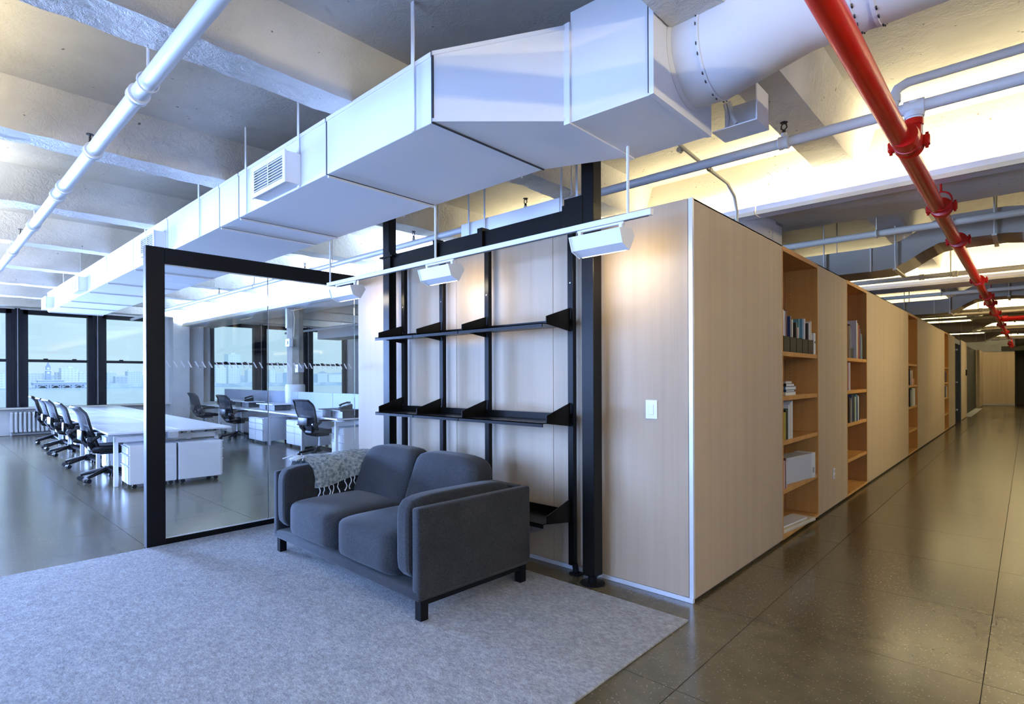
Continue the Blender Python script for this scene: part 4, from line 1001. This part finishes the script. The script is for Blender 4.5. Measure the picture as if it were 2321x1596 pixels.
def bench(name, label, ox, oy, n_, unit, wid, screens):
    t = thing(name, label, 'desk', (ox, oy, 0), RZ_)
    half = wid/2
    for k in range(n_):
        a = -unit*(k+1); b_ = -unit*k
        for v0, v1 in ((0, half-.06), (half+.06, wid)):
            MB().rbox(a+.002, b_-.002, v0, v1, .705, .73, .004, 1).build('desktop', 'desk_white', t)
        B('cable_tray', 'cabinet_grey', t, (a+.01, b_-.01, half-.055, half+.055, .62, .70)); B('cable_flap', 'desk_white', t, (a+.004, b_-.004, half-.058, half+.058, .70, .728))
        B('beam', 'cabinet_white', t, (a+.05, b_-.05, half-.30, half-.24, .60, .68), (a+.05, b_-.05, half+.24, half+.30, .60, .68)) if False else MB().rbox(a+.03, b_-.03, half-.28, half-.22, .60, .675, .004, 1).build('beam', 'cabinet_white', t)
        if screens: MB().rbox(a+.004, b_-.004, half-.02, half+.02, .735, 1.12, .006, 2).build('screen', 'screen_fabric', t)
    for k in range(n_+1):
        x = -unit*k + (-.28 if k == 0 else .28 if k == n_ else 0)
        mb = MB(); mb.rbox(x-.025, x+.025, .10, .15, 0, .66, .005, 1); mb.rbox(x-.025, x+.025, wid-.15, wid-.10, 0, .66, .005, 1); mb.rbox(x-.025, x+.025, .10, wid-.10, .58, .655, .005, 1)
        mb = mb.build('leg_frame', 'cabinet_white', t)
        for v in (.35, wid-.35): MB().prism([(x-.02, v-.14, .705), (x-.02, v+.14, .705), (x-.02, v+.05, .655), (x-.02, v-.05, .655)], (.04, 0, 0)).build('cantilever', 'cabinet_grey', t)
    return t
bench('bench_desk', 'long white bench desk with chairs tucked along its side', BX, BY, 5, 1.72, 1.46, False)
bench('screened_desk', 'white bench desk with pale grey screens seen through the glass', RX_, RY_, 5, 1.66, 1.52, True)
for v in (.35, .9):
    mb = MB(); q = on_row(BX, BY, .34, v); mb.tube([(q[0], q[1], .66), (q[0]-.03, q[1]+.06, .62), (q[0]+.02, q[1]+.14, .63), (q[0]-.01, q[1]+.2, .67)], .012, 8)
    tag(mb.build('power_cable', 'black_plastic', None, True), 'black cable looped under the long desk end, %s' % ('left of the post' if v < .5 else 'seen through glass'), 'cable')
for i, (u, v, w_, lb) in enumerate([(.42, .06, .84, 'dark monitor riser on the nearest screened desk'), (3.6, .12, .95, 'dark monitor riser with pale top left of the concrete column'),
                                    (5.4, .2, 1.0, 'dark monitor riser behind the middle chair at the screened desks'), (6.9, .2, .9, 'dark monitor riser at the window end of the screened desks')]):
    p = on_row(RX_, RY_, u, v); t = thing('monitor_riser', lb, 'monitor stand', (p[0], p[1], .731), RZ_, 'dark monitor risers on the screened desks')
    MB().rbox(-w_/2, w_/2, 0, .42, .12, .14, .004, 1).build('top', 'riser_dark' if i == 0 else 'desk_white', t)
    MB().rbox(-w_/2+.06, w_/2-.02, .05, .40, 0, .12, .004, 1).build('body', 'riser_dark', t); MB().rbox(-.01, .01, .035, .055, .01, .11, .002, 1).build('divider', 'black_plastic', t)
for i, (u, v, z, lb) in enumerate([(.30, .2, .872, 'black desk phone on the nearest monitor riser'), (5.3, .28, .872, 'black desk phone on the riser behind the middle chair')]):
    p = on_row(RX_, RY_, u, v); t = thing('desk_phone', lb, 'phone', (p[0], p[1], z), RZ_-.3)
    MB().prism([(-.11, 0, 0), (-.11, .2, 0), (-.11, .2, .09), (-.11, .0, .03)], (.22, 0, 0)).build('body', 'black_plastic', t)
    mb = MB(); mb.tube([(-.08, .01, .06), (-.085, .05, .085), (-.085, .15, .115), (-.08, .2, .105)], [.024, .017, .017, .024], 10); mb.build('handset', 'black_plastic', t, True)
    MB().prism([(-.03, .1, .062), (-.03, .19, .095), (-.03, .185, .105), (-.03, .095, .072)], (.11, 0, 0)).build('display', 'cabinet_grey', t)
p = on_row(RX_, RY_, 1.2, 2.3); t = thing('storage_cabinet', 'white cabinet standing behind the screened desks', 'cabinet', (p[0], p[1], 0), RZ_)
MB().rbox(-2.2, .9, 0, .45, .06, 1.20, .004, 1).build('body', 'cabinet_white', t); B('plinth', 'cabinet_grey', t, (-2.15, .85, .03, .42, 0, .06))
for a in (-2.19, -1.16, -.13): MB().rbox(a, a+1.02, -.016, 0, .07, 1.19, .003, 1).build('door', 'cabinet_white', t)

# radiator under the window
rd_ = thing('radiator', 'white cast iron column radiator below the window', 'radiator', (-17.12, -1.6, 0))
for k in range(13):
    mb = MB(); y = k*.085
    mb.tube([(-.08, y, .10), (-.08, y, .56)], .026, 8); mb.tube([(.06, y, .10), (.06, y, .56)], .026, 8); mb.rbox(-.11, .09, y-.03, y+.03, .08, .15, .012, 1); mb.rbox(-.11, .09, y-.03, y+.03, .52, .59, .02, 1)
    s_ = mb.build('section', 'radiator_white', rd_, True)
for y in (0, 12*.085): MB().tube([(0, y, 0), (0, y, .1)], .022, 8).build('foot', 'radiator_white', rd_)

# ================================================================== across the river
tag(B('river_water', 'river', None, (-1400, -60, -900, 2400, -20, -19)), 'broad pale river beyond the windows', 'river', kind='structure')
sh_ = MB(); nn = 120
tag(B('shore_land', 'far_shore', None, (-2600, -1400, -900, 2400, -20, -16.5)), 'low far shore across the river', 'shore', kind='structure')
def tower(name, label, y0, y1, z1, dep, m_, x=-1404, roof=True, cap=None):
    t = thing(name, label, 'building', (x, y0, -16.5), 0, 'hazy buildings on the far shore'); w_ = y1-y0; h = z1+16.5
    B('walls', m_, t, (-dep, 0, 0, w_, 0, h)); B('roof', 'terminal_hazed_pale', t, (-dep-.5, .5, -.5, w_+.5, h, h+1.2))
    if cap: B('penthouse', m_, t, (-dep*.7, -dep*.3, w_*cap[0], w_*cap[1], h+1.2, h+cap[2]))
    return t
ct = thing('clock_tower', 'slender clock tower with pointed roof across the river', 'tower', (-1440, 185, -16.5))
B('shaft', 'terminal_stone_hazed', ct, (-4.2, 4.2, -4.2, 4.2, 0, 34)); B('cornice', 'terminal_hazed_pale', ct, (-5, 5, -5, 5, 34, 35.5))
B('belfry', 'terminal_stone_hazed', ct, (-3.6, 3.6, -3.6, 3.6, 35.5, 43)); MB().lathe([(4.6, 43), (2.6, 45.5), (0.3, 52)], 4, (0, 0, 0)).build('spire', 'terminal_stone_hazed', ct)
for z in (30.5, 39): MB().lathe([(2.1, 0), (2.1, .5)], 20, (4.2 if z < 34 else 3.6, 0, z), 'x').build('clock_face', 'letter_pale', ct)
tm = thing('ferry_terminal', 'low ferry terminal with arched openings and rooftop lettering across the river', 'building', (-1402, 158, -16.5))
B('hall', 'terminal_stone_hazed', tm, (-30, 0, 0, 86, 6.0, 10.5)); B('cornice', 'terminal_hazed_pale', tm, (-31, 1, -1, 87, 10.5, 11.6)); B('upper_hall', 'terminal_stone_hazed', tm, (-28, -8, 8, 48, 11.6, 15)); B('upper_roof', 'terminal_hazed_pale', tm, (-29, -7, 7, 49, 15, 16))
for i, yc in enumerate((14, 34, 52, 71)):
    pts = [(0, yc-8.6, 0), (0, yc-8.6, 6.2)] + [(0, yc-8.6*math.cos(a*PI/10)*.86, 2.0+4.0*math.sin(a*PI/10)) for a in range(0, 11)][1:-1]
    pier = MB().box(-12, 0, yc-9.5, yc-6.6, 0, 6.0).box(-12, 0, yc+6.6, yc+9.5, 0, 6.0); pier.build('arch_pier', 'terminal_stone_hazed', tm)
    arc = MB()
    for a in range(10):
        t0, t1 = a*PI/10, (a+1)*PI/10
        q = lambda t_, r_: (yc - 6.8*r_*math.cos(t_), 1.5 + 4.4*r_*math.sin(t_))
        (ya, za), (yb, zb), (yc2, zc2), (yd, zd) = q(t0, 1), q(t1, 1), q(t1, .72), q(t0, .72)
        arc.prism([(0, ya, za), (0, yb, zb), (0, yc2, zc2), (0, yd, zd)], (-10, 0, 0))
    arc.build('arch', 'terminal_stone_hazed', tm); B('slip_wall', 'terminal_hazed_pale', tm, (-28, -26, yc-7, yc+7, 0, 6))
fc = bpy.data.curves.new('lettering', 'FONT'); fc.body = 'LACKAWANNA'; fc.size = 5.2; fc.extrude = .2; fc.align_x = 'LEFT'; fc.space_character = 1.15
lt = bpy.data.objects.new('lettering_curve', fc); COL.objects.link(lt)
dg = bpy.context.evaluated_depsgraph_get(); lme = bpy.data.meshes.new_from_object(lt.evaluated_get(dg)); bpy.data.objects.remove(lt)
lme.materials.clear(); lme.materials.append(MATS['letter_pale'])
lo_ = link('lettering', lme, tm, (1.5, 46.5, 11.8)); lo_.rotation_euler = (PI/2, 0, PI/2)
SK = [('hazy_block', 'broad pale slab block behind the clock tower', 200, 227, 22, 25, 'facade_hazed_pale', (.45, .7, 5)), ('hazy_block', 'narrow block between the clock tower and the broad slab', 192, 200, 14, 20, 'facade_hazed_mid', None),
      ('hazy_block', 'low wide block left of the clock tower', 150, 174, 12, 20, 'facade_hazed_mid', None), ('hazy_block', 'low block at the mullion right of the broad slab', 228, 244, 13, 20, 'facade_hazed_pale', (.2, .5, 4)),
      ('hazy_block', 'pale block at the far left window', 100, 122, 13, 22, 'facade_hazed_pale', None), ('hazy_block', 'stepped block right of the dark mullion, third window', 275, 291, 14, 20, 'facade_hazed_mid', (.3, .6, 3)),
      ('hazy_block', 'low dark block near the waterline, third window', 289, 311, 6, 18, 'facade_hazed_blue', None), ('hazy_block', 'block beside the black steel post, third window', 311, 337, 16, 24, 'facade_hazed_mid', (.1, .4, 4)),
      ('apartment_tower', 'wide pale apartment tower left of the tallest tower', 486, 509, 31, 25, 'facade_hazed_pale', None), ('apartment_tower', 'tallest apartment tower across the river', 514, 542, 58, 28, 'facade_hazed_pale', (.3, .7, 5)),
      ('apartment_tower', 'slim block right of the tallest tower', 559, 576, 20, 20, 'facade_hazed_mid', (.2, .6, 4)), ('apartment_tower', 'low block behind the glass joint', 582, 597, 15, 20, 'facade_hazed_mid', None),
      ('apartment_tower', 'block left of the raw concrete column', 613, 628, 21, 20, 'facade_hazed_pale', None), ('apartment_tower', 'low block behind the raw concrete column', 629, 646, 14, 20, 'facade_hazed_mid', None),
      ('hazy_block', 'low blocks below the wooded ridge at right', 742, 770, 12, 20, 'facade_hazed_mid', None), ('hazy_block', 'wide low block below the wooded ridge', 775, 815, 10, 20, 'facade_hazed_pale', None)]
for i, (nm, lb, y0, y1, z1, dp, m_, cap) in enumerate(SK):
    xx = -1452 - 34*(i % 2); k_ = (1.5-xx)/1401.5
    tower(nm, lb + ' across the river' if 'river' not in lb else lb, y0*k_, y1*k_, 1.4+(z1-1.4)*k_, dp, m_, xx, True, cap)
random.seed(11)
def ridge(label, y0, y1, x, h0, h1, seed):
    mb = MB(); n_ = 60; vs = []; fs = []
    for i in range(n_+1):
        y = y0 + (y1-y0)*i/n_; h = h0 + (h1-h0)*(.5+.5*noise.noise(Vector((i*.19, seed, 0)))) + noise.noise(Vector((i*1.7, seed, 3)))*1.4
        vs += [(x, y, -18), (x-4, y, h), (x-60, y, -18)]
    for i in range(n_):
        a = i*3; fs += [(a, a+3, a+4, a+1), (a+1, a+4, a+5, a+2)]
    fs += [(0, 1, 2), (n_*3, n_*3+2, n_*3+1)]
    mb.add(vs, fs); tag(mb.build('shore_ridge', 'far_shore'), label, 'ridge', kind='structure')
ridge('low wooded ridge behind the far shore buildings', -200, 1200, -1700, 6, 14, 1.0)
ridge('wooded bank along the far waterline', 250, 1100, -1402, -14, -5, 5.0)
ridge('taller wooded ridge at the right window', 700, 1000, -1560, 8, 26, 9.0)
